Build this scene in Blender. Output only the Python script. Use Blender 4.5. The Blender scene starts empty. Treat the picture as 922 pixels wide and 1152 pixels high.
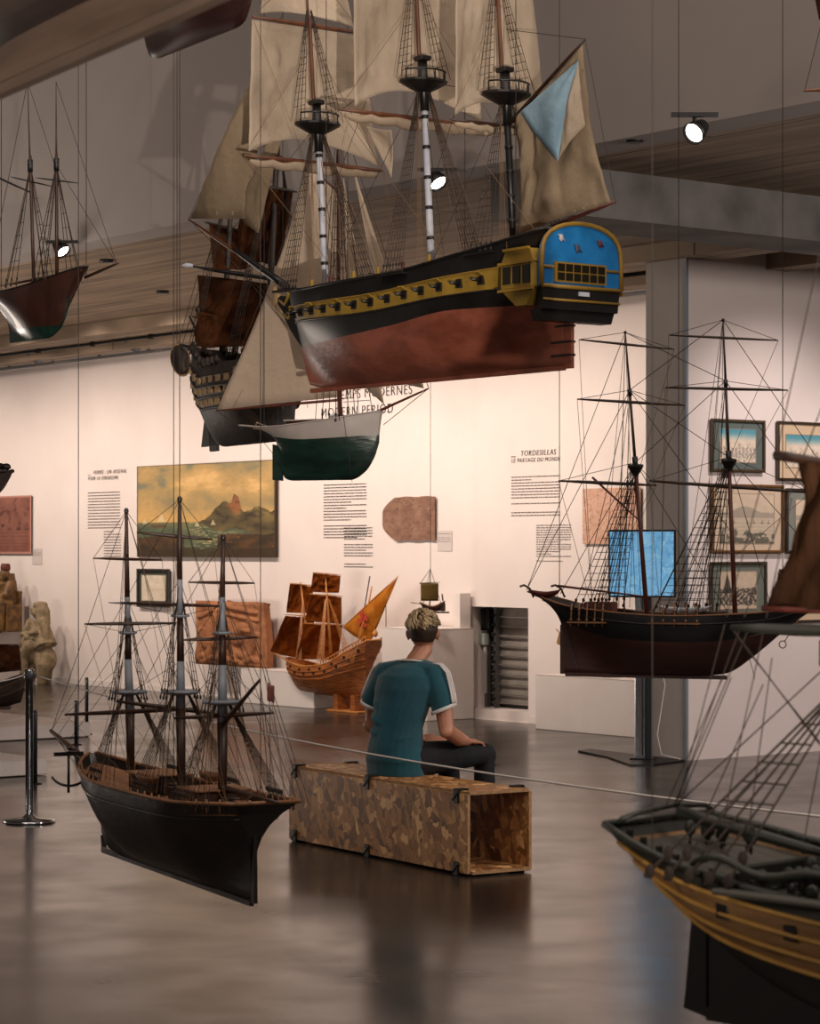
import bpy, math, random
import numpy as np
from mathutils import Vector, Matrix, Euler, noise
C = bpy.context.scene.collection
F = 2787.0; H = 1.68; CX = 461.0; HY = 617.0; KD = F/2400
PI = math.pi
rnd = random.Random(7)
TX, TY = 0.6105, -0.792          # along the back wall, towards the right
NX, NY = 0.792, 0.6105           # into the back wall
def W(x, y, D): return Vector(((x-CX)*D/2400, D*KD, H-(y-HY)*D/2400))
def WT(s, n, z=0.0): return Vector((s*TX+n*NX, s*TY+n*NY, z))
def on_wall(x, y, n):
    D = n/((x-CX)/F*NX+NY); X = (x-CX)*D/F
    return X*TX+D*TY, H-(y-HY)*D/F
def on_side(x, y, s):
    D = s/((x-CX)/F*TX+TY); X = (x-CX)*D/F
    return X*NX+D*NY, H-(y-HY)*D/F
def on_z(x, y, z):
    D = F*(H-z)/(y-HY); return Vector(((x-CX)*D/F, D, z))
def sn(p): return p.x*TX+p.y*TY, p.x*NX+p.y*NY
WANG = math.atan2(TY, TX)        # rotation that puts local +x along the wall (right), +y into the wall
# ------------------------------------------------------------ materials
def lin(c):
    if isinstance(c, str):
        c = c.lstrip('#'); c = [int(c[i:i+2], 16)/255 for i in (0, 2, 4)]
    return [((v+0.055)/1.055)**2.4 if v > 0.04045 else v/12.92 for v in c[:3]]+[1.0]
MATS = {}
def mat(name, col, rough=0.6, metal=0.0, col2=None, scale=8.0, stretch=(1, 1, 1), bump=0.0, bscale=None,
        emit=0.0, spec=0.5, coat=0.0, detail=4.0, contrast=(0.35, 0.65), attr=None, trans=0.0, rvar=0.0, coords='Object', sheen=0.0, subs=0.0):
    if name in MATS: return MATS[name]
    m = bpy.data.materials.new(name); m.use_nodes = True; nt = m.node_tree; N = nt.nodes; L = nt.links
    b = N['Principled BSDF']
    b.inputs['Base Color'].default_value = lin(col); b.inputs['Roughness'].default_value = rough
    b.inputs['Metallic'].default_value = metal; b.inputs['Specular IOR Level'].default_value = spec
    b.inputs['Coat Weight'].default_value = coat; b.inputs['Transmission Weight'].default_value = trans
    b.inputs['Sheen Weight'].default_value = sheen
    if attr:
        a = N.new('ShaderNodeVertexColor'); a.layer_name = attr; L.new(a.outputs[0], b.inputs['Base Color'])
    if col2 is not None or bump or rvar:
        tc = N.new('ShaderNodeTexCoord'); mp = N.new('ShaderNodeMapping'); mp.inputs['Scale'].default_value = stretch
        L.new(tc.outputs[coords], mp.inputs[0])
        nz = N.new('ShaderNodeTexNoise'); nz.inputs['Scale'].default_value = scale; nz.inputs['Detail'].default_value = detail
        nz.inputs['Roughness'].default_value = 0.6
        L.new(mp.outputs[0], nz.inputs['Vector'])
        if col2 is not None:
            r = N.new('ShaderNodeValToRGB'); r.color_ramp.elements[0].position = contrast[0]; r.color_ramp.elements[1].position = contrast[1]
            r.color_ramp.elements[0].color = lin(col); r.color_ramp.elements[1].color = lin(col2)
            L.new(nz.outputs[0], r.inputs[0]); L.new(r.outputs[0], b.inputs['Base Color'])
        if rvar:
            mr = N.new('ShaderNodeMapRange'); mr.inputs['From Min'].default_value = .3; mr.inputs['From Max'].default_value = .7
            mr.inputs['To Min'].default_value = rough-rvar; mr.inputs['To Max'].default_value = rough+rvar
            L.new(nz.outputs[0], mr.inputs[0]); L.new(mr.outputs[0], b.inputs['Roughness'])
        if bump:
            n2 = nz
            if bscale:
                n2 = N.new('ShaderNodeTexNoise'); n2.inputs['Scale'].default_value = bscale; n2.inputs['Detail'].default_value = 5
                L.new(mp.outputs[0], n2.inputs['Vector'])
            bp = N.new('ShaderNodeBump'); bp.inputs['Strength'].default_value = bump; bp.inputs['Distance'].default_value = 0.01
            L.new(n2.outputs[0], bp.inputs['Height']); L.new(bp.outputs[0], b.inputs['Normal'])
    if emit:
        b.inputs['Emission Color'].default_value = lin(col); b.inputs['Emission Strength'].default_value = emit
        if attr: L.new(a.outputs[0], b.inputs['Emission Color'])
    MATS[name] = m
    return m
def sailmat(name, c1, c2, transl=0.45, sc=3.0, seams=18.0, seamax=0):
    """cloth: diffuse + translucent, faint seams and creases"""
    m = bpy.data.materials.new(name); m.use_nodes = True; nt = m.node_tree; N = nt.nodes; L = nt.links
    N.remove(N['Principled BSDF']); out = N['Material Output']
    tc = N.new('ShaderNodeTexCoord'); nz = N.new('ShaderNodeTexNoise'); nz.inputs['Scale'].default_value = sc; nz.inputs['Detail'].default_value = 6
    L.new(tc.outputs['Object'], nz.inputs['Vector'])
    r = N.new('ShaderNodeValToRGB'); r.color_ramp.elements[0].position = .3; r.color_ramp.elements[1].position = .7
    r.color_ramp.elements[0].color = lin(c1); r.color_ramp.elements[1].color = lin(c2); L.new(nz.outputs[0], r.inputs[0])
    wv = N.new('ShaderNodeTexWave'); wv.inputs['Scale'].default_value = seams; wv.bands_direction = 'X' if seamax == 0 else 'Z'
    L.new(tc.outputs['UV'], wv.inputs['Vector'])
    rr = N.new('ShaderNodeValToRGB'); rr.color_ramp.elements[0].position = 0; rr.color_ramp.elements[1].position = .08
    rr.color_ramp.elements[0].color = (.72, .66, .6, 1); rr.color_ramp.elements[1].color = (1, 1, 1, 1); L.new(wv.outputs[0], rr.inputs[0])
    mx = N.new('ShaderNodeMixRGB'); mx.blend_type = 'MULTIPLY'; mx.inputs[0].default_value = .7
    L.new(r.outputs[0], mx.inputs[1]); L.new(rr.outputs[0], mx.inputs[2])
    n2 = N.new('ShaderNodeTexNoise'); n2.inputs['Scale'].default_value = 14; n2.inputs['Detail'].default_value = 5; L.new(tc.outputs['Object'], n2.inputs['Vector'])
    bp = N.new('ShaderNodeBump'); bp.inputs['Strength'].default_value = .9; bp.inputs['Distance'].default_value = .012; L.new(n2.outputs[0], bp.inputs['Height'])
    d = N.new('ShaderNodeBsdfDiffuse'); t = N.new('ShaderNodeBsdfTranslucent'); ms = N.new('ShaderNodeMixShader'); ms.inputs[0].default_value = transl
    L.new(mx.outputs[0], d.inputs[0]); L.new(mx.outputs[0], t.inputs[0]); L.new(bp.outputs[0], d.inputs['Normal']); L.new(bp.outputs[0], t.inputs['Normal'])
    L.new(d.outputs[0], ms.inputs[1]); L.new(t.outputs[0], ms.inputs[2]); L.new(ms.outputs[0], out.inputs[0])
    MATS[name] = m
    return m
# ------------------------------------------------------------ mesh builder
class MB:
    def __init__(s): s.v = []; s.f = []; s.mi = []; s.sm = []; s.uv = {}; s.col = None
    def add(s, vs, fs, mi=0, smooth=False):
        o = len(s.v); s.v += [tuple(v) for v in vs]
        for f in fs: s.f.append(tuple(i+o for i in f)); s.mi.append(mi); s.sm.append(smooth)
        return o
    def box(s, c, size, rot=None, mi=0, bevel=0.0, M=None):
        x, y, z = [a/2 for a in size]; c = Vector(c)
        if bevel <= 0:
            P = [Vector((i*x, j*y, k*z)) for i in (-1, 1) for j in (-1, 1) for k in (-1, 1)]
            fs = [(0, 1, 3, 2), (4, 6, 7, 5), (0, 4, 5, 1), (2, 3, 7, 6), (0, 2, 6, 4), (1, 5, 7, 3)]
        else:
            b = min(bevel, x*.9, y*.9, z*.9); P = []; idx = {}
            for i in (-1, 1):
                for j in (-1, 1):
                    for k in (-1, 1):
                        idx[i, j, k] = len(P)
                        P += [Vector((i*x, j*(y-b), k*(z-b))), Vector((i*(x-b), j*y, k*(z-b))), Vector((i*(x-b), j*(y-b), k*z))]
            fs = []
            for a in range(3):
                o1, o2 = [q for q in range(3) if q != a]
                for sg in (-1, 1):
                    q = []
                    for (u, w) in ((-1, -1), (1, -1), (1, 1), (-1, 1)):
                        t = [0, 0, 0]; t[a] = sg; t[o1] = u; t[o2] = w; q.append(idx[tuple(t)]+a)
                    flip = (sg > 0) ^ (a == 1)
                    fs.append(tuple(q) if flip else tuple(reversed(q)))
            for a in range(3):      # edges along axis a
                o1, o2 = [q for q in range(3) if q != a]
                for u in (-1, 1):
                    for w in (-1, 1):
                        t1 = [0, 0, 0]; t1[a] = -1; t1[o1] = u; t1[o2] = w; t2 = list(t1); t2[a] = 1
                        A = idx[tuple(t1)]; B = idx[tuple(t2)]
                        q = (A+o1, B+o1, B+o2, A+o2)
                        n = (P[q[1]]-P[q[0]]).cross(P[q[2]]-P[q[1]]); cc = sum((P[h] for h in q), Vector())/4
                        fs.append(q if n.dot(cc) > 0 else tuple(reversed(q)))
            for kk, A in idx.items():
                q = (A, A+1, A+2); n = (P[q[1]]-P[q[0]]).cross(P[q[2]]-P[q[1]])
                fs.append(q if n.dot(Vector(kk)) > 0 else (A, A+2, A+1))
        if rot is not None:
            R = rot if isinstance(rot, Matrix) else Euler(rot).to_matrix()
            P = [R @ p for p in P]
        P = [p+c for p in P]
        if M is not None: P = [M @ p for p in P]
        s.add(P, fs, mi)
    def tube(s, pts, r, n=6, mi=0, caps=True, smooth=True, flat=1.0, up=None):
        pts = [Vector(p) for p in pts]; k = len(pts)
        if k < 2: return
        rs = r if isinstance(r, (list, tuple)) else [r]*k
        T = []
        for i in range(k):
            a = pts[max(0, i-1)]; b = pts[min(k-1, i+1)]; t = (b-a)
            T.append(t.normalized() if t.length > 1e-9 else Vector((0, 0, 1)))
        ref = Vector(up) if up is not None else (Vector((0, 0, 1)) if abs(T[0].z) < .9 else Vector((1, 0, 0)))
        u = (ref-T[0]*ref.dot(T[0])).normalized(); vs = []
        for i in range(k):
            u = (u-T[i]*u.dot(T[i]))
            u = u.normalized() if u.length > 1e-6 else T[i].orthogonal().normalized()
            w = T[i].cross(u)
            for j in range(n):
                a = 2*PI*j/n; vs.append(pts[i]+(u*math.cos(a)*flat+w*math.sin(a))*rs[i])
        fs = [(i*n+j, i*n+(j+1) % n, (i+1)*n+(j+1) % n, (i+1)*n+j) for i in range(k-1) for j in range(n)]
        if caps: fs += [tuple(range(n-1, -1, -1)), tuple(range((k-1)*n, k*n))]
        s.add(vs, fs, mi, smooth)
    def lathe(s, prof, c=(0, 0, 0), n=24, mi=0, smooth=True, axis='z', R=None):
        c = Vector(c); vs = []
        for (r, z) in prof:
            for j in range(n):
                a = 2*PI*j/n; p = Vector((r*math.cos(a), r*math.sin(a), z))
                if axis == 'x': p = Vector((p.z, p.x, p.y))
                if axis == 'y': p = Vector((p.x, p.z, -p.y))
                if R is not None: p = R @ p
                vs.append(p+c)
        k = len(prof)
        fs = [(i*n+j, i*n+(j+1) % n, (i+1)*n+(j+1) % n, (i+1)*n+j) for i in range(k-1) for j in range(n)]
        fs += [tuple(range(n-1, -1, -1)), tuple(range((k-1)*n, k*n))]
        s.add(vs, fs, mi, smooth)
    def ell(s, c, r, R=None, n=16, m=10, mi=0):
        if not hasattr(r, '__len__'): r = (r, r, r)
        vs = []; fs = []; c = Vector(c)
        for i in range(m+1):
            th = PI*i/m
            for j in range(n):
                a = 2*PI*j/n; p = Vector((r[0]*math.sin(th)*math.cos(a), r[1]*math.sin(th)*math.sin(a), r[2]*math.cos(th)))
                if R is not None: p = R @ p
                vs.append(p+c)
        for i in range(m):
            for j in range(n):
                if i == 0: fs.append((j, n+j, n+(j+1) % n))
                elif i == m-1: fs.append((i*n+j, (i+1)*n+j, i*n+(j+1) % n))
                else: fs.append((i*n+j, (i+1)*n+j, (i+1)*n+(j+1) % n, i*n+(j+1) % n))
        s.add(vs, fs, mi, True)
    def grid(s, fn, nu, nv, mi=0, smooth=True, closeu=False, uv=True, thick=0.0, edge=True):
        """fn(u,v)->Vector ; if thick, a two-sided sheet of real thickness"""
        P = [[Vector(fn(i/nu, j/nv)) for j in range(nv+1)] for i in range(nu+1)]
        vs = [P[i][j] for i in range(nu+1) for j in range(nv+1)]
        fs = [(i*(nv+1)+j, (i+1)*(nv+1)+j, (i+1)*(nv+1)+j+1, i*(nv+1)+j+1) for i in range(nu) for j in range(nv)]
        uvs = [(i/nu, j/nv) for i in range(nu+1) for j in range(nv+1)]
        o = s.add(vs, fs, mi, smooth)
        for k, q in enumerate(uvs): s.uv[o+k] = q
        if thick:
            N = [Vector((0, 0, 0)) for _ in vs]
            for f in fs:
                nn = (vs[f[2]]-vs[f[0]]).cross(vs[f[3]]-vs[f[1]])
                for q in f: N[q] += nn
            v2 = [v-(n.normalized() if n.length > 0 else n)*thick for v, n in zip(vs, N)]
            o2 = s.add(v2, [tuple(reversed(f)) for f in fs], mi, smooth)
            for k, q in enumerate(uvs): s.uv[o2+k] = q
            w = nv+1
            bd = [i*w for i in range(nu+1)]+[nu*w+j for j in range(1, nv+1)]+[i*w+nv for i in range(nu-1, -1, -1)]+[j for j in range(nv-1, 0, -1)]
            for a, b in zip(bd, bd[1:]+bd[:1]):
                s.f.append((o+b, o+a, o2+a, o2+b)); s.mi.append(mi); s.sm.append(False)
    def prism(s, poly, z0, z1, mi=0, M=None):
        """poly of (x,y), extruded along z; M maps to place"""
        n = len(poly); vs = [Vector((x, y, z0)) for x, y in poly]+[Vector((x, y, z1)) for x, y in poly]
        if M is not None: vs = [M @ v for v in vs]
        fs = [tuple(range(n-1, -1, -1)), tuple(range(n, 2*n))]+[(i, (i+1) % n, n+(i+1) % n, n+i) for i in range(n)]
        s.add(vs, fs, mi)
    def build(s, name, mats, parent=None, loc=None, cols=None, mods=None):
        me = bpy.data.meshes.new(name); me.from_pydata(s.v, [], s.f)
        if not isinstance(mats, (list, tuple)): mats = [mats]
        for m in mats: me.materials.append(m)
        me.polygons.foreach_set('material_index', s.mi); me.polygons.foreach_set('use_smooth', s.sm)
        if s.uv:
            ul = me.uv_layers.new(name='UVMap')
            li = np.zeros(len(me.loops), dtype=np.int32); me.loops.foreach_get('vertex_index', li)
            arr = np.zeros((len(s.v), 2), dtype=np.float32)
            for k, q in s.uv.items(): arr[k] = q
            ul.data.foreach_set('uv', arr[li].ravel())
        if cols is not None:
            ca = me.color_attributes.new('Col', 'FLOAT_COLOR', 'POINT'); ca.data.foreach_set('color', np.asarray(cols, dtype=np.float32).ravel())
        me.update()
        o = bpy.data.objects.new(name, me); C.objects.link(o)
        if parent is not None: o.parent = parent
        if loc is not None: o.location = loc
        return o
def tag(o, label=None, cat=None, group=None, kind=None):
    if label: o['label'] = label
    if cat: o['category'] = cat
    if group: o['group'] = group
    if kind: o['kind'] = kind
    return o
def empty(name, loc=(0, 0, 0), rz=0.0, label=None, cat=None, group=None):
    o = bpy.data.objects.new(name, None); C.objects.link(o); o.location = loc; o.rotation_euler = (0, 0, rz); o.empty_display_size = .1
    return tag(o, label, cat, group)
def struct(o): o['kind'] = 'structure'; return o
def lerp(a, b, t): return a+(b-a)*t
def interp(tab, t):
    """smooth interpolation of [(t,value),...]"""
    if t <= tab[0][0]: return tab[0][1]
    if t >= tab[-1][0]: return tab[-1][1]
    for i in range(len(tab)-1):
        if t <= tab[i+1][0]:
            t0, a = tab[i]; t1, b = tab[i+1]; h = t1-t0; u = (t-t0)/h
            def sl(k):
                if k == 0: return (tab[1][1]-tab[0][1])/(tab[1][0]-tab[0][0])
                if k == len(tab)-1: return (tab[-1][1]-tab[-2][1])/(tab[-1][0]-tab[-2][0])
                d0 = (tab[k][1]-tab[k-1][1])/(tab[k][0]-tab[k-1][0]); d1 = (tab[k+1][1]-tab[k][1])/(tab[k+1][0]-tab[k][0])
                return 0 if d0*d1 <= 0 else 2*d0*d1/(d0+d1)
            m0 = sl(i)*h; m1 = sl(i+1)*h
            return (2*u**3-3*u*u+1)*a+(u**3-2*u*u+u)*m0+(-2*u**3+3*u*u)*b+(u**3-u*u)*m1
def fbm(x, y, z=0.0, o=5):
    v = 0; a = .5
    for _ in range(o):
        v += a*noise.noise((x, y, z)); x *= 2.03; y *= 2.03; a *= .5
    return v
# ============================================================ THE ROOM
# polished concrete floor
def concrete_floor():
    m = bpy.data.materials.new('polished_concrete'); m.use_nodes = True; nt = m.node_tree; N = nt.nodes; L = nt.links; b = N['Principled BSDF']
    tc = N.new('ShaderNodeTexCoord')
    def nz(sc, det, dist=0.0):
        n = N.new('ShaderNodeTexNoise'); n.inputs['Scale'].default_value = sc; n.inputs['Detail'].default_value = det; n.inputs['Distortion'].default_value = dist
        L.new(tc.outputs['Object'], n.inputs['Vector']); return n
    a = nz(.45, 5, .3); c = nz(1.6, 6, .2); d = nz(40, 3)
    r = N.new('ShaderNodeValToRGB'); e = r.color_ramp.elements; e[0].position = .3; e[1].position = .72
    e[0].color = lin('#2a2522'); e[1].color = lin('#4f4740'); L.new(a.outputs[0], r.inputs[0])
    r2 = N.new('ShaderNodeValToRGB'); e = r2.color_ramp.elements; e[0].position = .3; e[1].position = .7
    e[0].color = (.62, .6, .58, 1); e[1].color = (1.1, 1.08, 1.06, 1); L.new(c.outputs[0], r2.inputs[0])
    mx = N.new('ShaderNodeMixRGB'); mx.blend_type = 'MULTIPLY'; mx.inputs[0].default_value = .8; L.new(r.outputs[0], mx.inputs[1]); L.new(r2.outputs[0], mx.inputs[2])
    L.new(mx.outputs[0], b.inputs['Base Color'])
    mr = N.new('ShaderNodeMapRange'); mr.inputs['From Min'].default_value = .3; mr.inputs['From Max'].default_value = .7
    mr.inputs['To Min'].default_value = .17; mr.inputs['To Max'].default_value = .28; L.new(c.outputs[0], mr.inputs[0]); L.new(mr.outputs[0], b.inputs['Roughness'])
    b.inputs['Specular IOR Level'].default_value = .42
    return m
def board_concrete(name, c1, c2, rot=WANG, boards=True):
    m = bpy.data.materials.new(name); m.use_nodes = True; nt = m.node_tree; N = nt.nodes; L = nt.links; b = N['Principled BSDF']
    tc = N.new('ShaderNodeTexCoord'); mp = N.new('ShaderNodeMapping'); mp.vector_type = 'POINT'; mp.inputs['Rotation'].default_value = (0, 0, -rot); L.new(tc.outputs['Object'], mp.inputs[0])
    st = N.new('ShaderNodeMapping'); st.inputs['Scale'].default_value = (.5, 7, 1) if boards else (1, 1, 1); L.new(mp.outputs[0], st.inputs[0])
    n = N.new('ShaderNodeTexNoise'); n.inputs['Scale'].default_value = 1.3 if boards else 2.2; n.inputs['Detail'].default_value = 8; L.new(st.outputs[0], n.inputs['Vector'])
    r = N.new('ShaderNodeValToRGB'); e = r.color_ramp.elements; e[0].position = .32; e[1].position = .68; e[0].color = lin(c1); e[1].color = lin(c2); L.new(n.outputs[0], r.inputs[0])
    last = r
    if boards:
        br = N.new('ShaderNodeTexBrick'); br.inputs['Scale'].default_value = 1.0; br.inputs['Brick Width'].default_value = 7; br.inputs['Row Height'].default_value = 1.15
        br.inputs['Mortar Size'].default_value = .012; br.inputs['Color1'].default_value = (1, 1, 1, 1); br.inputs['Color2'].default_value = (.88, .86, .84, 1); br.inputs['Mortar'].default_value = (.3, .27, .25, 1)
        L.new(mp.outputs[0], br.inputs['Vector']); mx = N.new('ShaderNodeMixRGB'); mx.blend_type = 'MULTIPLY'; mx.inputs[0].default_value = 1
        L.new(r.outputs[0], mx.inputs[1]); L.new(br.outputs[0], mx.inputs[2]); last = mx
    L.new(last.outputs[0], b.inputs['Base Color']); b.inputs['Roughness'].default_value = .75
    bp = N.new('ShaderNodeBump'); bp.inputs['Strength'].default_value = .25; bp.inputs['Distance'].default_value = .02; L.new(n.outputs[0], bp.inputs['Height']); L.new(bp.outputs[0], b.inputs['Normal'])
    return m
M_floor = concrete_floor()
M_soffit = board_concrete('board_marked_concrete', '#6f5f50', '#a08b74')
M_beam = board_concrete('grey_concrete', '#45423f', '#6d6863', boards=False)
M_wall = mat('white_paint', '#dccfc9', .85, col2='#e2d6d0', scale=1.2, bump=.05, bscale=60)
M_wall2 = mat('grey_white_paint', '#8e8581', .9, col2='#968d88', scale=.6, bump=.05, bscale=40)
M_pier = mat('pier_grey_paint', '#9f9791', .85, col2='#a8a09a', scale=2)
M_white = mat('plinth_white', '#d8cdc7', .6, col2='#e0d6d0', scale=2)
M_black = mat('black_metal', '#141414', .45, metal=.3)
M_steel = mat('brushed_steel', '#a9adb3', .22, metal=1.0, col2='#8f949b', scale=30, stretch=(1, 1, .1))
M_greymetal = mat('grey_metal', '#6b6a69', .45, metal=.6)
M_wire = mat('thin_steel_wire', '#4b4542', .5, metal=.4)

ROT = Matrix.Rotation(WANG, 4, 'Z')       # local (s, n, z) -> world
def rbox(mb, s0, s1, n0, n1, z0, z1, mi=0, bevel=0.0):
    mb.box(((s0+s1)/2, (n0+n1)/2, (z0+z1)/2), (abs(s1-s0), abs(n1-n0), abs(z1-z0)), mi=mi, bevel=bevel, M=ROT)
# check: ROT maps (s,n) to s*T + n*N
NW = 15.45; NU = 9.92; ZS = 4.11; SP = -14.2; NP = 13.71; PT = .47

mb = MB(); mb.box((0, 14, -.1), (70, 56, .2)); struct(mb.build('floor', M_floor))
# back wall with the opening of the ventilation niche
sa, za = on_wall(525, 682, NW); sb, zb = on_wall(594, 795, NW)
za = (za+on_wall(594, 684, NW)[1])/2; zb = on_wall(560, 799, NW)[1]
mb = MB()
rbox(mb, -44, sa, NW, NW+.25, 0, ZS); rbox(mb, sb, SP-PT+.05, NW, NW+.25, 0, ZS)
rbox(mb, sa, sb, NW, NW+.25, za, ZS); rbox(mb, sa, sb, NW, NW+.25, 0, zb)
rbox(mb, sa-.2, sb+.2, NW+.36, NW+.44, 0, ZS); rbox(mb, sa-.2, sa, NW+.25, NW+.36, 0, za+.2); rbox(mb, sb, sb+.2, NW+.25, NW+.36, 0, za+.2)
rbox(mb, sa, sb, NW+.25, NW+.36, za, za+.1); rbox(mb, sa, sb, NW+.25, NW+.36, zb-.1, zb)
struct(mb.build('wall_back', M_wall))
mb = MB(); rbox(mb, sa+.0, sb+.0, NW-.012, NW+.0, zb-.14, zb-.1); 
rbox(mb, -44, sa-.05, NW-.012, NW, 0, .07); rbox(mb, sb+.05, SP-PT, NW-.012, NW, 0, .07)
struct(mb.build('baseboard_back', M_white))
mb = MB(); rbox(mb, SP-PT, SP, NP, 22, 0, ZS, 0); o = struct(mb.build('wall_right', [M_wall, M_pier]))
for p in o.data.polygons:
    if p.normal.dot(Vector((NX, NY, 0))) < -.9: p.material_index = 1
mb = MB(); rbox(mb, SP-.012, SP+.008, NP-.01, NP+.012, 0, ZS); struct(mb.build('trim_pier_edge', mat('edge_blue_grey', '#7c8794', .5)))
mb = MB(); rbox(mb, -44, 3, NU, 23, ZS, ZS+.35); struct(mb.build('ceiling_soffit', M_soffit))
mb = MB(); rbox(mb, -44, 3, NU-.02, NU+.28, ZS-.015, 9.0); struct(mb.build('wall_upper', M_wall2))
mb = MB(); rbox(mb, -12.4, -11.82, NU+.3, 22.9, 3.80, ZS); struct(mb.build('ceiling_beam', M_beam))
mb = MB(); rbox(mb, -44, -12.4, 13.6, 14.0, 3.98, ZS); rbox(mb, -44, -12.4, 14.6, 14.85, 3.95, ZS); struct(mb.build('ceiling_rib', M_soffit))
mb = MB(); mb.box((0, 8, 9.1), (70, 46, .2)); struct(mb.build('ceiling', mat('dark_ceiling', '#4b4541', .9)))
mb = MB(); rbox(mb, -44, -12, 20.9, 21, 0, ZS); rbox(mb, SP, 0, 21.9, 22, 0, ZS); struct(mb.build('wall_far', M_wall))

# ---------------- lighting track rails with fixtures under the soffit edge of the back wall
def dirbar(mb, p, q, r, n=8, mi=0): mb.tube([p, q], r, n, mi)
t = empty('lighting_track', WT(-23.2, 14.95, 3.83), WANG, 'long pale track rail running along the top of the white back wall', 'track')
mb = MB(); mb.box((0, 0, .1), (16.2, .09, .035), bevel=.006); mb.build('rail', M_greymetal, t)
for k in range(-7, 8):
    mb = MB(); mb.box((k*1.1, 0, .165), (.03, .03, .13)); mb.build('bracket', M_greymetal, t)
for x in (150, 480, 700, 20):
    pass
t = empty('ceiling_conduit', WT(-23.2, 14.3, 4.0), WANG, 'thin dark conduit fixed along the concrete soffit above the track rail', 'conduit')
mb = MB(); mb.tube([(-8, 0, 0), (8, 0, 0)], .018, 8); mb.build('pipe', M_black, t)
for k in range(-6, 7):
    mb = MB(); mb.box((k*1.25, 0, .03), (.04, .05, .12)); mb.build('clip', M_black, t)

def track_light(px, py, n, label):
    s, z = on_wall(px, py, n)
    t = empty('track_spotlight', WT(s, n, z), WANG, label, 'spotlight', 'cylindrical spotlights along the track')
    R = Euler((math.radians(-35), 0, 0)).to_matrix()
    m = MB(); m.lathe([(.02, -.13), (.075, -.12), (.085, -.06), (.085, .09), (.09, .1), (.08, .1), (.078, .05)], n=20, axis='y', R=Euler((math.radians(-40), 0, 0)).to_matrix()); m.build('lamp_head', M_greymetal, t)
    m = MB(); m.box((.13, 0, .03), (.08, .07, .22), bevel=.006); m.build('driver_box', M_greymetal, t)
    m = MB(); m.box((.13, 0, .17), (.03, .03, .1)); m.box((.13, 0, .215), (.12, .04, .02)); m.build('track_adapter', M_black, t)
    m = MB(); m.lathe([(.0, .1), (.07, .1), (.07, .104), (.0, .104)], n=16, axis='y', R=Euler((math.radians(-40), 0, 0)).to_matrix()); m.build('lens', mat('warm_lens', '#ffdcb8', emit=3), t)
track_light(40, 398, 14.7, 'grey cylindrical track spotlight at the far left of the back wall')
track_light(150, 384, 14.7, 'grey cylindrical track spotlight above the left half of the seascape')
track_light(655, 305, 14.6, 'grey track spotlight over the right end of the back wall, near the pier')

def ceiling_spot(px, py, z, label, aim):
    loc = on_z(px, py, z)
    t = empty('ceiling_spotlight', loc, 0, label, 'spotlight', 'lit spotlights under the concrete soffit')
    d = (Vector(aim)-loc).normalized(); R = d.to_track_quat('Z', 'Y').to_matrix()
    m = MB(); m.lathe([(.02, -.10), (.04, -.09), (.06, -.02), (.066, .02), (.06, .02), (.055, 0)], n=22, R=R); m.build('lamp_head', M_black, t)
    m = MB(); m.lathe([(0.0, .0), (.055, .0), (.05, .008), (0, .012)], n=22, R=R); m.build('lens', mat('lit_lens', '#fff1e2', emit=18), t)
    m = MB(); m.tube([Vector((0, 0, ZS-z)), Vector((0, 0, .05)), -d*.06], .012, 8); m.box((0, 0, ZS-z-.012), (.26, .04, .024)); m.build('mount_arm', M_black, t)
    return loc
ceiling_spot(70, 282, 4.03, 'lit spotlight behind the masts of the small red-brown ship at left', (2.5, 16, -3))
ceiling_spot(492, 205, 4.02, 'lit spotlight seen between the main and mizzen masts of the big frigate', (4, 12, -2))
ceiling_spot(781, 149, 4.0, 'lit spotlight under the concrete soffit at upper right, alone on bare ceiling', (-1.5, 10.5, 1.2))
for x, y, D in ((120, 293, 16.9), (183, 328, 17), (712, 157, 11.6)):
    p = on_z(x, y, ZS-.008); m = MB(); m.lathe([(.05, -.02), (.06, -.018), (.06, .01)], n=16); 
    tag(m.build('sprinkler_cover', M_black, loc=p), 'small dark round fitting on the concrete soffit '+('right of the lit spotlight at left' if x == 120 else 'above the wall track' if x == 183 else 'left of the lit spotlight at upper right'), 'ceiling fitting')

# ---------------- lamps of the room and added fill lights
def spot(loc, aim, energy, size, blend=.8, col=(1, .84, .72), rad=.06):
    l = bpy.data.lights.new('spot', 'SPOT'); l.energy = energy; l.spot_size = math.radians(size); l.spot_blend = blend; l.color = col; l.shadow_soft_size = rad
    o = bpy.data.objects.new('spot', l); C.objects.link(o); o.location = loc; o.rotation_euler = (Vector(aim)-Vector(loc)).to_track_quat('-Z', 'Y').to_euler(); return o
def area(loc, aim, energy, sx, sy, col=(1, .85, .74)):
    l = bpy.data.lights.new('area', 'AREA'); l.energy = energy; l.shape = 'RECTANGLE'; l.size = sx; l.size_y = sy; l.color = col
    o = bpy.data.objects.new('area', l); C.objects.link(o); o.location = loc; o.rotation_euler = (Vector(aim)-Vector(loc)).to_track_quat('-Z', 'Y').to_euler(); return o
for i in range(9):
    s = -29.6+i*1.6
    spot(WT(s, 12.9, 3.9), WT(s, NW, 1.75), (205, 165, 235, 175, 190, 215, 240, 215, 220)[i], 104, 1.0, rad=.15)
for n_ in (14.4, 16.2):
    spot(WT(-12.5, n_, 3.7), WT(SP, n_+.3, 1.6), 150, 100, 1.0, col=(1, .86, .82))
area((-8.5, 21, .4), (-7.0, 21.5, 4), 420, 6, 2)  # unseen upward light added to brighten the left soffit
area((5.6, 11.2, 3.5), (2.4, 19.8, 2.0), 210, 1.2, .8, col=(1, .88, .82))  # unseen area light added at right to lift the pier and its wall
area((-1, 8, 8.6), (-1, 9, 0), 430, 10, 8)
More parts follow.
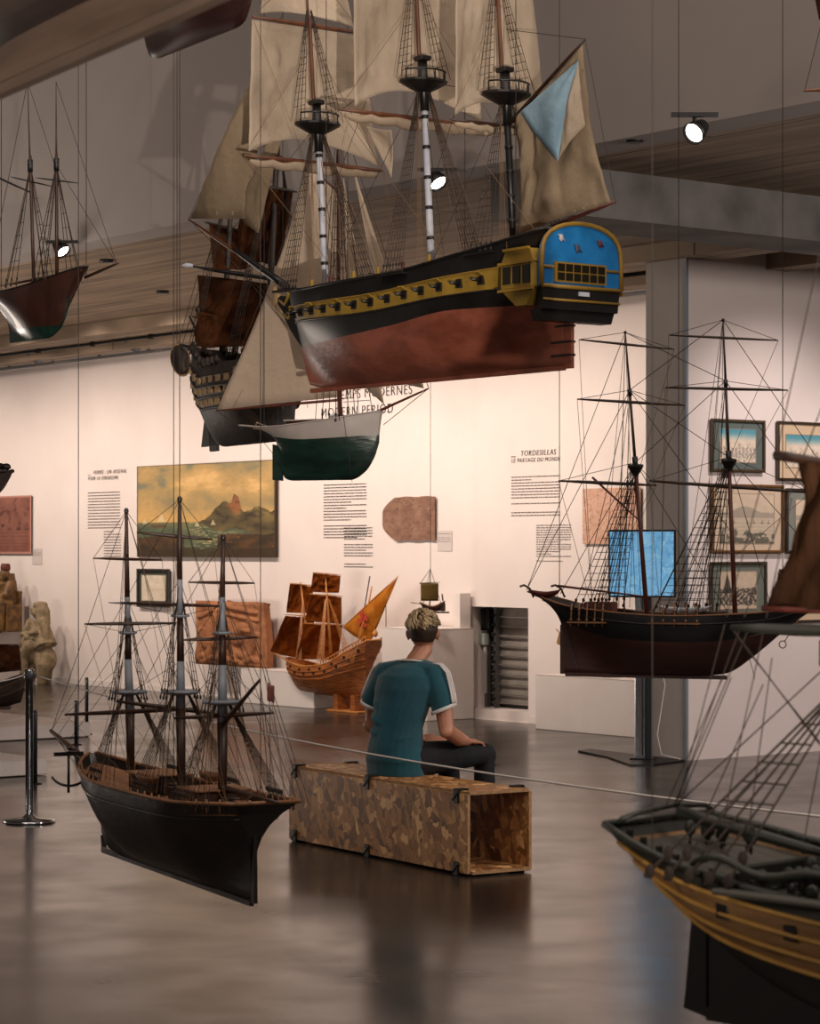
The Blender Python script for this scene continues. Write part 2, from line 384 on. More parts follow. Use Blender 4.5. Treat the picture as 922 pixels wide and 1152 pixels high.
spot(WT(-24.0, 12.8, 4.0), WT(-24.4, 11.6, 0), 160, 100, 1.0, rad=.2)  # extra soft spot added to brighten the left platforms
area((-4.2, 2.5, 3.4), (.8, 5.0, 1.0), 55, 1.2, 1.2)  # weak warm fill added for the two lower ships
area((4.5, 2, 7.5), (0, 10.5, 2.0), 230, 3, 3, col=(1, .87, .78))
spot((1.25, -4.5, .12), (-1.1, 10.7, 3.5), 5000, 15.5, .6, col=(1, .86, .75), rad=.04)
w = bpy.data.worlds.new('room'); bpy.context.scene.world = w; w.use_nodes = True
w.node_tree.nodes['Background'].inputs[0].default_value = (.36, .30, .26, 1); w.node_tree.nodes['Background'].inputs[1].default_value = .35

# ---------------- camera
cd = bpy.data.cameras.new('camera'); cam = bpy.data.objects.new('camera', cd); C.objects.link(cam)
cam.location = (0, 0, H); cam.rotation_euler = (PI/2, 0, 0); cd.sensor_width = 36; cd.sensor_fit = 'AUTO'; cd.lens = F/1152*36
cd.shift_x = 0; cd.shift_y = (HY-576)/1152; cd.clip_start = .05; cd.clip_end = 200
cd.dof.use_dof = True; cd.dof.focus_distance = 12.5; cd.dof.aperture_fstop = 11
bpy.context.scene.camera = cam
sc = bpy.context.scene; sc.view_settings.view_transform = 'Standard'; sc.view_settings.look = 'None'; sc.view_settings.gamma = 1; sc.view_settings.exposure = 0.12
try: sc.view_settings.use_curve_mapping = False
except Exception: pass
# ============================================================ SHIP MODELS
M_rig = mat('dark_rigging_cord', '#2b2019', .9)
M_rig2 = mat('tan_rigging_cord', '#6b5138', .9)
M_spar = mat('dark_varnished_spar', '#2a1a12', .45, col2='#3c2417', scale=20, stretch=(1, 1, .2))
M_mastbrown = mat('orange_brown_mast', '#4a2917', .45, col2='#663a20', scale=20, stretch=(1, 1, .2))
M_redmast = mat('red_brown_mast', '#4b2018', .45, col2='#5f2b20', scale=20, stretch=(1, 1, .2))
M_blk = mat('black_paint', '#0e0d0d', .4, col2='#181514', scale=12)
M_deck = mat('planked_deck', '#7a5a3a', .6, col2='#94714b', scale=14, stretch=(.2, 6, 1))
class Ship:
    def __init__(s, name, label, p0, D0, p1, D1, z1=None, cat='ship model', group=None):
        P0 = W(p0[0], p0[1], D0); P1 = W(p1[0], p1[1], D1)
        s.o = P0; d = P1-P0; s.len = math.hypot(d.x, d.y); s.h = Vector((d.x, d.y, 0)).normalized(); s.lat = Vector((-s.h.y, s.h.x, 0))
        s.root = empty(name, P0, math.atan2(s.h.y, s.h.x), label, cat, group)
        s.rr = .0011*D0/8+.0003
    def L(s, x, y, off=0.0):
        r = Vector(((x-CX)/F, 1, -(y-HY)/F)); c = Vector((0, 0, H)); q = s.o+s.lat*off
        k = (q-c).dot(s.lat)/r.dot(s.lat); p = c+r*k-s.o
        return Vector((p.dot(s.h), p.dot(s.lat), p.z))
    def world(s, p): return s.o+s.h*p[0]+s.lat*p[1]+Vector((0, 0, p[2]))
    # ---- hull
    def hull(s, xk, xd, keel, sheer, beam, full, aa=[(0, 2.2), (1, 2.2)], rs=2.5, rb=.8, bands=None, tumble=0.0, mats=None, nt=44, rows=8, name='hull', parent=None, flat_keel=0.006):
        """stations t 0 (stern) .. 1 (bow); v 0 keel .. 1 rail"""
        bands = bands or [(lambda t: 1e9, 0)]
        def g(t, v):
            a = v**rs; b = v**rb; return lerp(a, b, t*t*(3-2*t))
        def P(t, v, side):
            zk = interp(keel, t); zs = interp(sheer, t); b = interp(beam, t); c = interp(full, t); a = interp(aa, t)
            x = lerp(xk[0], xk[1], t); x2 = lerp(xd[0], xd[1], t); x = x+(x2-x)*g(t, v)
            y = b*(1-(1-min(1, v))**a)**c if v > 0 else 0
            y *= 1-tumble*max(0, (v-.62)/.38)**1.5
            return Vector((x, side*(y+flat_keel*(1 if b > 0 else 0)), lerp(zk, zs, v)))
        s.P = P; s.keelf = lambda t: interp(keel, t); s.sheerf = lambda t: interp(sheer, t)
        mb = MB(); ts = [.5-.5*math.cos(PI*i/nt) if True else i/nt for i in range(nt+1)]
        for side in (1, -1):
            ring = []
            for t in ts:
                zk = interp(keel, t); zs = interp(sheer, t); z0 = zk; vv = [0.0]; mi = []
                for bi, (fz, m_) in enumerate(bands):
                    z1 = zs if bi == len(bands)-1 else min(max(fz(t), z0+.001), zs-.001*(len(bands)-bi))
                    z1 = max(z1, z0+.0005)
                    for k in range(1, rows+1): vv.append(((z0+(z1-z0)*k/rows)-zk)/max(1e-6, zs-zk)); mi.append(m_)
                    z0 = z1
                ring.append([P(t, min(v, 1), side) for v in vv])
            K = len(ring[0]); vs = [p for r in ring for p in r]; o = len(mb.v); mb.v += [tuple(p) for p in vs]
            for i in range(nt):
                for j in range(K-1):
                    q = (o+i*K+j, o+(i+1)*K+j, o+(i+1)*K+j+1, o+i*K+j+1)
                    mb.f.append(q if side < 0 else tuple(reversed(q))); mb.mi.append(mi[j]); mb.sm.append(True)
            if side == 1: oL = o
            else: oR = o
        # transom and stem closing strips, keel strip
        for j in range(K-1):
            mb.f.append((oR+j, oR+j+1, oL+j+1, oL+j)); mb.mi.append(mi[j]); mb.sm.append(False)
            e = nt*K; mb.f.append((oL+e+j, oL+e+j+1, oR+e+j+1, oR+e+j)); mb.mi.append(mi[j]); mb.sm.append(False)
        for i in range(nt):
            mb.f.append((oL+i*K, oL+(i+1)*K, oR+(i+1)*K, oR+i*K)); mb.mi.append(mi[0]); mb.sm.append(False)
        return mb.build(name, mats, parent or s.root)
    def deck(s, m, drop=.03, nt=30, name='deck', t0=0.01, t1=.99, parent=None):
        mb = MB()
        def f(u, w):
            t = lerp(t0, t1, u); zk = s.keelf(t); zs = s.sheerf(t); v = max(.05, (zs-drop-zk)/(zs-zk)); p = s.P(t, v, 1)
            y = max(0.0, p.y-.004)*(2*w-1); return Vector((p.x, y, p.z+.006*(1-(2*w-1)**2)))
        mb.grid(f, nt, 8, thick=.006); return mb.build(name, m, parent or s.root)
    def strip(s, m, v=1.0, r=.006, name='rail', t0=0, t1=1, out=.0, dz=0.0, nt=36, sides=(1, -1), flat=1.0, zf=None, stern=False, parent=None):
        mb = MB()
        for side in sides:
            pts = []
            for i in range(nt+1):
                t = lerp(t0, t1, i/nt); vv = v
                if zf: vv = (zf(t)-s.keelf(t))/(s.sheerf(t)-s.keelf(t))
                p = s.P(t, vv, side); p.y += side*out; p.z += dz; pts.append(p)
            mb.tube(pts, r, 6, flat=flat, up=(0, 0, 1))
        if stern: mb.tube([s.P(0, v, 1)+Vector((0, 0, dz)), s.P(0, v, -1)+Vector((0, 0, dz))], r, 6)
        return mb.build(name, m, parent or s.root)
    # ---- spars
    def mast(s, segs, name='mast', parent=None):
        """segs: list of (p0,p1,r0,r1,mat) ; first is the mast, the others its sub-parts"""
        base = None
        for k, (a, b, r0, r1, m) in enumerate(segs):
            mb = MB(); a = Vector(a); b = Vector(b); mb.tube([a, a.lerp(b, .5), b], [r0, (r0+r1)/2, r1], 10)
            o = mb.build(name if k == 0 else ('topmast' if k == 1 else 'topgallant_mast'), m, s.root if k == 0 else base)
            if k == 0: base = o
        return base
    def spar(s, a, b, r, m, name='yard', parent=None, mid=True):
        a = Vector(a); b = Vector(b); mb = MB()
        mb.tube([a, a.lerp(b, .2), a.lerp(b, .5), a.lerp(b, .8), b], [r*.45, r*.8, r, r*.8, r*.45] if mid else [r, r*.95, r*.85, r*.7, r*.5], 8)
        return mb.build(name, m, parent or s.root)
    def top(s, c, rx, ry, m, name='fighting_top', parent=None, rail=True, h=.035):
        mb = MB(); c = Vector(c); n = 14
        pr = [(.25, -.045), (.55, -.03), (1.0, -.005), (1.0, .004), (.3, .004)]
        vs = []; 
        for (k, z) in pr:
            for j in range(n):
                a = 2*PI*j/n; vs.append(c+Vector((rx*k*math.cos(a), ry*k*math.sin(a), z)))
        fs = [(i*n+j, i*n+(j+1) % n, (i+1)*n+(j+1) % n, (i+1)*n+j) for i in range(len(pr)-1) for j in range(n)]+[tuple(range(n-1, -1, -1)), tuple(range((len(pr)-1)*n, len(pr)*n))]
        mb.add(vs, fs)
        if rail:
            R = [c+Vector((rx*.95*math.cos(2*PI*j/n), ry*.95*math.sin(2*PI*j/n), h)) for j in range(n//2-3, n+3-n//2+n//2-3)]
            R = [c+Vector((rx*.92*math.cos(a), ry*.92*math.sin(a), h)) for a in [PI*(.55+.9*k/8) for k in range(9)]]
            mb.tube(R, .004, 5)
            for p in R[::2]: mb.tube([p, p-Vector((0, 0, h))], .0035, 5)
        return mb.build(name, m, parent or s.root)
    def quad_sail(s, c, belly, m, name='sail', nu=26, nv=26, foot=0.0, leech=0.0, wr=.006, seed=0, thick=.0018, parent=None, furl=None):
        """c: TL,TR,BR,BL ; belly a vector pushing the middle out ; foot>0 arches the foot upward"""
        TL, TR, BR, BL = [Vector(q) for q in c]; belly = Vector(belly); nrm = ((TR-TL).cross(BL-TL)); nrm = nrm.normalized() if nrm.length > 0 else Vector((1, 0, 0))
        up = ((TL+TR)/2-(BL+BR)/2)
        def f(u, v):    # v 0 = foot 1 = head
            p = BL.lerp(BR, u).lerp(TL.lerp(TR, u), v)
            w = math.sin(PI*u)*(.25+.75*math.sin(PI*min(1, v*.9+.1)))*(1 if v < .999 else .0)
            p = p+belly*w*(1-.4*v)
            p = p+up*foot*math.sin(PI*u)*(1-v)**2
            p = p+(TL.lerp(BL, .5)-TR.lerp(BR, .5)).normalized()*leech*(2*u-1)*math.sin(PI*v)
            k = noise.noise((u*5+seed*3.1, v*3+seed, seed*1.7))*wr*2+noise.noise((u*14+seed, v*4, seed))*wr+(.5-abs(noise.noise((u*6+v*4+seed, v*7-u*3, seed))))*wr*1.3
            e = min(u, 1-u, v, 1-v)*6; return p+nrm*k*min(1, e+.25)
        mb = MB(); mb.grid(f, nu, nv, thick=thick); return mb.build(name, m, parent or s.root)
    def tri_sail(s, A, B, Cc, belly, m, name='jib', n=14, wr=.005, seed=0, hollow=0.05, parent=None):
        """A head, B tack, C clew"""
        A, B, Cc = Vector(A), Vector(B), Vector(Cc); belly = Vector(belly); nrm = (B-A).cross(Cc-A).normalized()
        def f(u, v):      # v=1 head
            base = B.lerp(Cc, u); p = base.lerp(A, v)
            w = math.sin(PI*u)*math.sin(PI*min(1, v+.12))
            p = p+belly*w+(B.lerp(A, .5)-Cc.lerp(A, .5))*hollow*u*math.sin(PI*v)
            return p+nrm*(noise.noise((u*4+seed, v*4, seed*2.3))*2*wr+noise.noise((u*10+seed, v*12, seed))*wr)*min(1, 6*min(u, 1-u, v, 1-v)+.2)
        mb = MB(); mb.grid(f, n, n, thick=.0018); return mb.build(name, m, parent or s.root)
    def furled(s, a, b, r, m, name='furled_sail', seed=1, sag=.02, parent=None):
        a = Vector(a); b = Vector(b); mb = MB(); k = 24; pts = []; rs = []
        for i in range(k+1):
            u = i/k; pts.append(a.lerp(b, u)-Vector((0, 0, r*.9+sag*abs(noise.noise((u*6, seed, 0)))))); rs.append(r*(.35+.9*math.sin(PI*u)**.4*(.6+.6*abs(noise.noise((u*9, seed, 3))))))
        mb.tube(pts, rs, 8); return mb.build(name, m, parent or s.root)
    # ---- rigging
    def lines(s, segs, m=None, r=None, name='stay', parent=None, sag=0.0):
        for a, b in segs:
            mb = MB(); a = Vector(a); b = Vector(b)
            if sag: pts = [a.lerp(b, q/6)-Vector((0, 0, sag*math.sin(PI*q/6))) for q in range(7)]
            else: pts = [a, b]
            mb.tube(pts, r or s.rr, 4, smooth=False); mb.build(name, m or M_rig, parent or s.root)
    def shrouds(s, top, xs, ys, zs, n=5, m=None, ratl=True, r=None, name='shrouds', spread=.6, deadeyes=True, topw=.02, every=.035, eye=None, sides=(1, -1)):
        """fan of shrouds from masthead to the ship's side; xs=(x0,x1) on the side, ys half breadth, zs height"""
        r = r or s.rr*1.15; top = Vector(top); eye = eye or .008
        for side in sides:
            mb = MB(); ends = []
            for i in range(n):
                u = i/max(1, n-1); b = Vector((lerp(xs[0], xs[1], u), side*ys, zs)); a = top+Vector((lerp(-1, 1, u)*topw*.4, side*topw, 0)); ends.append((a, b)); mb.tube([a, b], r, 4, smooth=False)
            if ratl:
                hgt = (top.z-zs); k = int(hgt/every)
                for q in range(2, k):
                    v = q/k; pts = [b.lerp(a, v) for a, b in ends]; mb.tube(pts, r*.75, 4, smooth=False)
            o = mb.build(name, m or M_rig, s.root)
            if deadeyes:
                for a, b in ends:
                    d = (a-b).normalized(); e = MB(); e.ell(b+d*eye, (eye*.8, eye*.5, eye), n=8, m=6); e.ell(b+d*eye*4.5, (eye*.8, eye*.5, eye), n=8, m=6); e.tube([b, b+d*eye*5], r*1.5, 4); e.build('deadeye_pair', m or M_rig, o)
    def wires(s, pts, what, zt=9.0):
        for k, (p, w) in enumerate(pts):
            a = s.world(p); mb = MB(); mb.tube([(0, 0, 0), (0, 0, zt-a.z)], .0011*max(4, a.y)/8+.0004, 5)
            tag(mb.build('suspension_wire', M_wire, loc=a), 'thin vertical wire holding '+w, 'wire', 'thin wires the ship models hang from')
# ---------------- A: the big frigate in the centre
M_red = mat('copper_red_bottom', '#6a3728', .46, col2='#8d4d3a', scale=5, stretch=(1, 1, 2), bump=.25, bscale=18, rvar=.08, coat=.0)
M_ochre = mat('ochre_band', '#7d6322', .5, col2='#97792c', scale=8)
M_blueT = mat('blue_transom', '#0d62a0', .45, col2='#1a78b8', scale=10)
M_sailA = sailmat('cream_sailcloth', '#c0b09c', '#dccdb9', .45)
M_sailT = sailmat('tan_sailcloth', '#8d7c66', '#b3a087', .35)
M_sailB = sailmat('pale_blue_sheet', '#8fb0c4', '#a9c6d6', .3)
M_whitemast = mat('white_blue_mast', '#a9aebb', .5, col2='#c9ccd4', scale=9)
A = Ship('frigate_model', 'large three-masted frigate model, black and ochre sides, red bottom, blue stern, white sails', (635, 412), 8.0, (350, 437), 9.17)
L = A.len
wl = lambda t: interp([(0, .235), (.25, .235), (.5, .2), (.8, .175), (1, .185)], t)
b1 = lambda t: interp([(0, .305), (.3, .285), (.6, .262), (1, .285)], t)
b2 = lambda t: interp([(0, .385), (.3, .36), (.6, .335), (1, .345)], t)
A.hull((0, L), (-.07, L+.13), [(0, 0), (.93, 0), (1, .02)], [(0, .50), (.2, .455), (.5, .41), (.8, .405), (1, .43)],
       [(0, .165), (.12, .195), (.35, .225), (.65, .225), (.85, .175), (.94, .11), (1, .012)],
       [(0, 3.2), (.15, 1.7), (.35, .62), (.65, .55), (.85, 1.0), (.95, 1.7), (1, 2.0)], aa=[(0, 1.15), (.3, 2.4), (.7, 2.6), (1, 1.3)], rs=4.0, rb=.75, tumble=.12,
       bands=[(wl, 0), (b1, 1), (b2, 2), (lambda t: 9, 1)], mats=[M_red, M_blk, M_ochre])
A.deck(M_deck, .05); A.strip(M_blk, 1.0, .007, 'rail', stern=True)
A.strip(mat('dull_gold', '#8a6a25', .45), 1, .003, 'moulding', zf=b2, out=.002); A.strip(M_blk, 1, .005, 'wale', zf=b1, out=.002)
MG = mat('dull_gold', '#8a6a25', .45)
# keel and rudder
mb = MB(); mb.box((L/2, 0, -.006), (L, .014, .018)); mb.build('keel', M_red, A.root)
mb = MB(); mb.prism([(-.045, -.01), (-.006, -.01), (-.006, .26), (-.03, .30), (-.045, .26)], -.008, .008, M=Matrix(((1, 0, 0, 0), (0, 0, 1, 0), (0, 1, 0, 0), (0, 0, 0, 1)))); rud = mb.build('rudder', M_red, A.root)
for z in (.04, .09, .15, .205):
    mb = MB(); mb.box((.01, 0, z), (.11, .03, .008)); mb.build('rudder_strap', M_blk, rud)
# blue arched stern with windows
def arch(w, z0, z1, k=14):
    return [(-w, z0)]+[(-w*math.cos(PI*i/k)*1.0, z0+(z1-z0)*(.35+.65*math.sin(PI*i/k)**.6)) for i in range(k+1)]+[(w, z0)]
SX = -.075
MT = Matrix(((0, 0, -1, SX), (1, 0, 0, 0), (0, 1, 0, 0), (0, 0, 0, 1)))
mb = MB(); mb.prism(arch(.19, .285, .52), 0, .02, M=MT); st = mb.build('stern_board', M_blueT, A.root)
mb = MB(); P_ = [MT @ Vector((x, y, .024)) for x, y in arch(.193, .285, .523)]; mb.tube(P_, .009, 6); mb.tube([P_[0], P_[-1]], .008, 6)
mb.tube([MT @ Vector((-.19, .355, .022)), MT @ Vector((.19, .355, .022))], .006, 6); mb.build('gilded_frame', MG, st)
mb = MB(); mb.prism([(-.115, .30), (.135, .30), (.135, .375), (-.115, .375)], .018, .03, M=MT); wn = mb.build('window_row', MG, st)
for k in range(6):
    for r_ in range(2):
        mb = MB(); mb.prism([(-.105+k*.039, .307+r_*.033), (-.073+k*.039, .307+r_*.033), (-.073+k*.039, .335+r_*.033), (-.105+k*.039, .335+r_*.033)], .029, .034, M=MT); mb.build('window_pane', mat('dark_glass', '#1a160f', .15), wn)
mb = MB(); mb.prism([(-.18, .2), (.18, .2), (.19, .29), (-.19, .29)], -.02, .02, M=MT); mb.prism([(-.165, .16), (.165, .16), (.18, .2), (-.18, .2)], -.06, .0, M=MT); mb.build('counter', M_blk, A.root)
mb = MB(); mb.tube([MT @ Vector((-.185, .235, .024)), MT @ Vector((.185, .235, .024))], .005, 6); mb.build('counter_moulding', MG, A.root)
mb = MB(); mb.box(MT @ Vector((-.01, .262, .024)), (.006, .05, .016)); mb.build('name_plate', M_whitemast, st)
for (yy, zz, c_, w_) in ((.10, .465, '#b9b2b0', .010), (.02, .43, '#3b3f57', .012), (-.09, .455, '#5a1f1d', .010)):
    mb = MB(); mb.ell(MT @ Vector((yy, zz, .024)), (.006, w_, w_*1.4), n=10, m=8); mb.tube([MT @ Vector((yy-w_*1.6, zz-w_, .026)), MT @ Vector((yy+w_*1.6, zz+w_*1.2, .026))], .003, 5); mb.build('stern_emblem', mat('emblem'+c_, c_, .5), st)
# quarter galleries
for sd in (1, -1):
    mb = MB(); mb.box((.02, sd*.195, .325), (.19, .05, .10), bevel=.008); mb.prism([(-.075, .375), (.115, .375), (.085, .425), (-.055, .425)], sd*.17, sd*.215, M=Matrix(((1, 0, 0, 0), (0, 0, 1, 0), (0, 1, 0, 0), (0, 0, 0, 1))))
    mb.prism([(-.07, .275), (.11, .275), (.03, .215), (-.03, .215)], sd*.17, sd*.212, M=Matrix(((1, 0, 0, 0), (0, 0, 1, 0), (0, 1, 0, 0), (0, 0, 0, 1))))
    qg = mb.build('quarter_gallery', M_ochre, A.root)
    for k in range(3):
        mb = MB(); mb.box((-.045+k*.058, sd*.222, .33), (.042, .006, .065)); mb.build('gallery_window', mat('dark_glass', '#1a160f', .15), qg)
    for z in (.275, .375, .425):
        mb = MB(); mb.box((.02 if z < .4 else .015, sd*.222, z), (.2 if z < .4 else .15, .012, .01)); mb.build('gallery_moulding', MG, qg)
# gunports with lids and guns
for sd in (1, -1):
    for k in range(13):
        t = .17+k*.062; zz = (b1(t)+b2(t))/2+.002; v = (zz-A.keelf(t))/(A.sheerf(t)-A.keelf(t)); p = A.P(t, v, sd)
        mb = MB(); mb.box((p.x, p.y+sd*.0, p.z), (.032, .012, .034)); gp = mb.build('gunport', M_blk, A.root)
        mb = MB(); mb.tube([p, p+Vector((0, sd*.045, .002))], [.008, .006], 8); mb.build('cannon', M_blk, gp)
        if k % 2 == 0:
            mb = MB(); mb.box((p.x, p.y+sd*.012, p.z+.024), (.032, .03, .004), rot=(sd*.5, 0, 0)); mb.build('port_lid', M_ochre, gp)
# beakhead, bowsprit and headrails
tip = A.L(212, 247); root_ = A.L(305, 318)
A.spar(A.L(322, 322), A.L(262, 280), .019, M_blk, 'bowsprit', mid=False); A.spar(A.L(275, 290), tip, .010, M_mastbrown, 'jib_boom', mid=False)
mb = MB(); bx = L+.10
mb.prism([(bx-.05, .40), (bx+.12, .42), (bx+.17, .40), (bx+.10, .33), (bx+.02, .24), (bx-.06, .17)], -.012, .012, M=Matrix(((1, 0, 0, 0), (0, 0, 1, 0), (0, 1, 0, 0), (0, 0, 0, 1)))); mb.build('beakhead', M_blk, A.root)
mb = MB(); mb.ell((bx+.165, 0, .40), (.03, .018, .045), n=10, m=8); mb.ell((bx+.18, 0, .45), (.018, .015, .02), n=10, m=8); mb.tube([(bx+.16, 0, .38), (bx+.10, 0, .33), (bx+.05, 0, .27)], [.02, .016, .006], 8); mb.build('figurehead', mat('gilded_wood', '#8c7350', .5), A.root)
for sd in (1, -1):
    mb = MB(); mb.tube([(bx+.13, sd*.012, .40), (bx+.03, sd*.05, .37), (bx-.08, sd*.10, .41)], .006, 6); mb.tube([(bx+.10, sd*.012, .34), (bx+.0, sd*.05, .31), (bx-.09, sd*.10, .35)], .006, 6); mb.build('head_rail', M_ochre, A.root)
# masts
def mastpts(px, pyb, pxt, pyt): return A.L(px, pyb), A.L(pxt, pyt)
fb = A.L(366, 318); ft = A.L(357, 140); mbm = A.L(485, 292); mt = A.L(476, 92); zb_ = A.L(577, 268); zt_ = A.L(569, 106)
masts = []
for (b, t_, hh, low) in ((fb, ft, .85, M_whitemast), (mbm, mt, .95, M_whitemast), (zb_, zt_, .7, M_blk)):
    d = (t_-b); d = d/d.z; m1 = A.mast([(b-d*.06, t_+d*.02, .015, .013, low), (t_-d*.05+Vector((.02, 0, 0)), t_+d*hh*.55+Vector((.02, 0, 0)), .0095, .008, M_mastbrown), (t_+d*hh*.5+Vector((.03, 0, 0)), t_+d*hh+Vector((.03, 0, 0)), .006, .004, M_mastbrown)])
    for k in range(5):
        q = b.lerp(t_, .12+k*.17); mm = MB(); mm.tube([q-d*.007, q+d*.007], .0165, 10); mm.build('mast_hoop', M_blk, m1)
    mm = MB(); mm.tube([t_-d*.12, t_+d*.09], .019, 8); mm.box(t_+d*.095, (.06, .05, .02), bevel=.004); mm.build('mast_cap', M_blk, m1)
    A.top(t_, .085, .105, M_blk, parent=m1, h=.04); masts.append((b, t_, d, m1))
def yd(c, l, brace=0.0, tilt=0.0):
    v = Vector((math.sin(brace), math.cos(brace), tilt)); return c+v*l, c-v*l
def onm(i, z):
    b, t_, d, _ = masts[i]; return b+d*(z-b.z)+Vector((.035, 0, 0))
zf = A.L(357, 183).z; zm = A.L(478, 133).z; zz_ = A.L(572, 140).z; zft = A.L(350, 27).z
Y = {}
for key, i, z, l, r in (('fl', 0, zf, .36, .012), ('ft', 0, zft, .285, .011), ('fg', 0, zft+.33, .19, .007), ('ml', 1, zm, .40, .012), ('mt', 1, zm+.62, .31, .01), ('zl', 2, zz_, .25, .009), ('zt', 2, zz_+.56, .2, .008)):
    c = onm(i, z); Y[key] = yd(c, l); A.spar(*Y[key], r, M_mastbrown if r > .0095 else M_spar, 'yard')
fw = Vector((.10, 0, 0))
# (port end first) topsails
def tps(head, foot, kh=.93, kf=.93, bel=.1, arch_=.12, m=M_sailA, seed=0, lift=.02, name='topsail'):
    h0, h1 = head; f0, f1 = foot; hc = (h0+h1)/2; fc = (f0+f1)/2
    c = [hc+(h0-hc)*kh-Vector((0, 0, .012)), hc+(h1-hc)*kh-Vector((0, 0, .012)), fc+(f1-fc)*kf+Vector((0, 0, lift)), fc+(f0-fc)*kf+Vector((0, 0, lift))]
    A.quad_sail(c, (bel, 0, 0), m, name, foot=arch_, seed=seed, wr=.012)
tps(Y['ft'], Y['fl'], 1, .93, .13, .16, M_sailA, 1); tps(Y['mt'], Y['ml'], .95, .80, .14, .18, M_sailA, 2); tps(Y['zt'], Y['zl'], .95, .9, .1, .15, M_sailA, 3)
tps(Y['fg'], Y['ft'], .95, .85, .07, .12, M_sailA, 4, name='topgallant_sail')
for k, key in enumerate(('fl', 'ml', 'zl')): A.furled(Y[key][0].lerp(Y[key][1], .04), Y[key][0].lerp(Y[key][1], .96), .022 if k < 2 else .016, M_sailA, seed=k)
# clewed-up courses hanging below the lower yards
a0, a1 = Y['fl']
A.tri_sail(A.L(412, 142), A.L(440, 200), A.L(440, 146), (0, -.02, 0), M_sailA, 'staysail', seed=5)
# head sails
A.tri_sail(A.L(300, 55, .06), A.L(214, 246), A.L(276, 246, .04), (0, .10, -.01), M_sailT, 'jib', seed=6, wr=.009, hollow=-.12)
A.tri_sail(A.L(330, 105, .02), A.L(268, 240, -.02), A.L(290, 262, .05), (0, .05, 0), M_sailT, 'fore_staysail', seed=7, wr=.009)
# spanker with gaff and boom
gp0 = A.L(574, 138); gp1 = A.L(658, 44); bo0 = A.L(578, 272); bo1 = A.L(692, 227)
A.spar(gp0, gp1, .009, M_spar, 'gaff', mid=False); A.spar(bo0, bo1, .010, M_redmast, 'boom', mid=False)
c_ = [A.L(577, 136), A.L(656, 50), A.L(686, 229), A.L(580, 266)]
A.quad_sail([c_[0], c_[1], c_[2], c_[3]], (0, .06, 0), M_sailT, 'spanker_sail', wr=.022, seed=11, nu=24, nv=24, leech=.035)
A.tri_sail(A.L(650, 68, .035), A.L(585, 126, .03), A.L(627, 181, .075), (0, .025, 0), M_sailB, 'blue_panel', seed=12, wr=.004)['label'] = 'pale blue triangular panel'  # thin pale blue triangle set over the spanker
A.tri_sail(A.L(650, 68, .03), A.L(627, 181, .06), A.L(658, 141, .03), (0, .03, 0), M_sailA, 'cream_cloth_panel', seed=13, wr=.006)
# standing rigging
sxs = [(b.x-.10, b.x+.03) for b, *_ in masts]
for i, (b, t_, d, m1) in enumerate(masts):
    A.shrouds(t_-Vector((0, 0, .02)), sxs[i], .222 if i < 2 else .19, .405 if i < 2 else .44, n=7 if i < 2 else 5, every=.03)
    A.shrouds(t_+d*.5+Vector((.02, 0, 0)), (t_.x-.05, t_.x+.05), .10, t_.z+.01, n=4, ratl=True, name='topmast_shrouds', deadeyes=False, every=.03, topw=.01)
    for sd in (1, -1):
        mb = MB(); mb.box(((sxs[i][0]+sxs[i][1])/2, sd*(.222 if i < 2 else .19), .40 if i < 2 else .435), (.17, .035, .008)); mb.build('channel', M_blk, A.root)
for (b, t_, d, m1), fx in zip(masts, (tip.lerp(root_, .4), Vector((fb.x, 0, .46)), Vector((mbm.x, 0, .46)))):
    A.lines([(t_, fx), (t_+d*.5, fx+Vector((.03, 0, .25 if fx != tip else 0)))], M_rig)
A.lines([(ft+Vector((0, 0, .45)), tip), (ft+Vector((0, 0, .8)), tip), (tip, Vector((L+.08, 0, .27))), (tip.lerp(root_, .3), Vector((L+.06, .03, .22))), (mt+Vector((0, 0, .1)), ft), (zt_, mt), (gp1, zt_+Vector((0, 0, .25))), (gp1, bo1)], M_rig)
for i, key in ((0, 'fl'), (0, 'ft'), (1, 'ml'), (2, 'zl')):
    b, t_, d, _ = masts[i]
    for e in Y[key]:
        A.lines([(e, t_+d*(.35 if key != 'ft' else .7))], M_rig2, A.rr*.8, 'lift'); A.lines([(e, Vector((b.x-.35, e.y*.45, .43)))], M_rig2, A.rr*.8, 'brace')
for i in range(3):
    b, t_, d, _ = masts[i]
    for k in range(8):
        sd = 1 if k % 2 else -1; A.lines([(t_+Vector((0, sd*.03, -.04)), Vector((b.x-.06-.02*k, sd*(.12+.01*k), .42)))], M_rig2, A.rr*.7, 'running_line')
for i in range(2):
    b, t_, d, _ = masts[i]; A.lines([(t_+Vector((0, 0, -.04)), Vector((b.x-.1, 0, .4)))]*1, M_rig)
# deck fittings: hammock rails, boats
mb = MB(); mb.grid(lambda u, v: Vector((lerp(.55, .86, u), (.05*math.sin(PI*u)**.5)*math.cos(PI*v), .43-.035*math.sin(PI*v)*math.sin(PI*u)**.4)), 12, 8, thick=.004); mb.build('ship_boat', M_redmast, A.root)
for k in range(12):
    sd = 1 if k % 2 else -1; t = .3+.045*k; p = A.P(t, 1, sd); mb = MB(); mb.box((p.x, p.y*.98, p.z+.016), (.018, .012, .035), bevel=.003); mb.build('deck_fitting', M_ochre if k % 3 else M_redmast, A.root)
A.wires([(A.P(.08, 1, 1), 'the stern of the large frigate on its near side'), (A.P(.72, 1, 1), 'the forward half of the large frigate'), (A.P(.5, 1, -1), 'the large frigate amidships, beside its main mast')], '')
YX = Matrix(((1, 0, 0, 0), (0, 0, 1, 0), (0, 1, 0, 0), (0, 0, 0, 1)))      # prism drawn in (x,z), thick along y
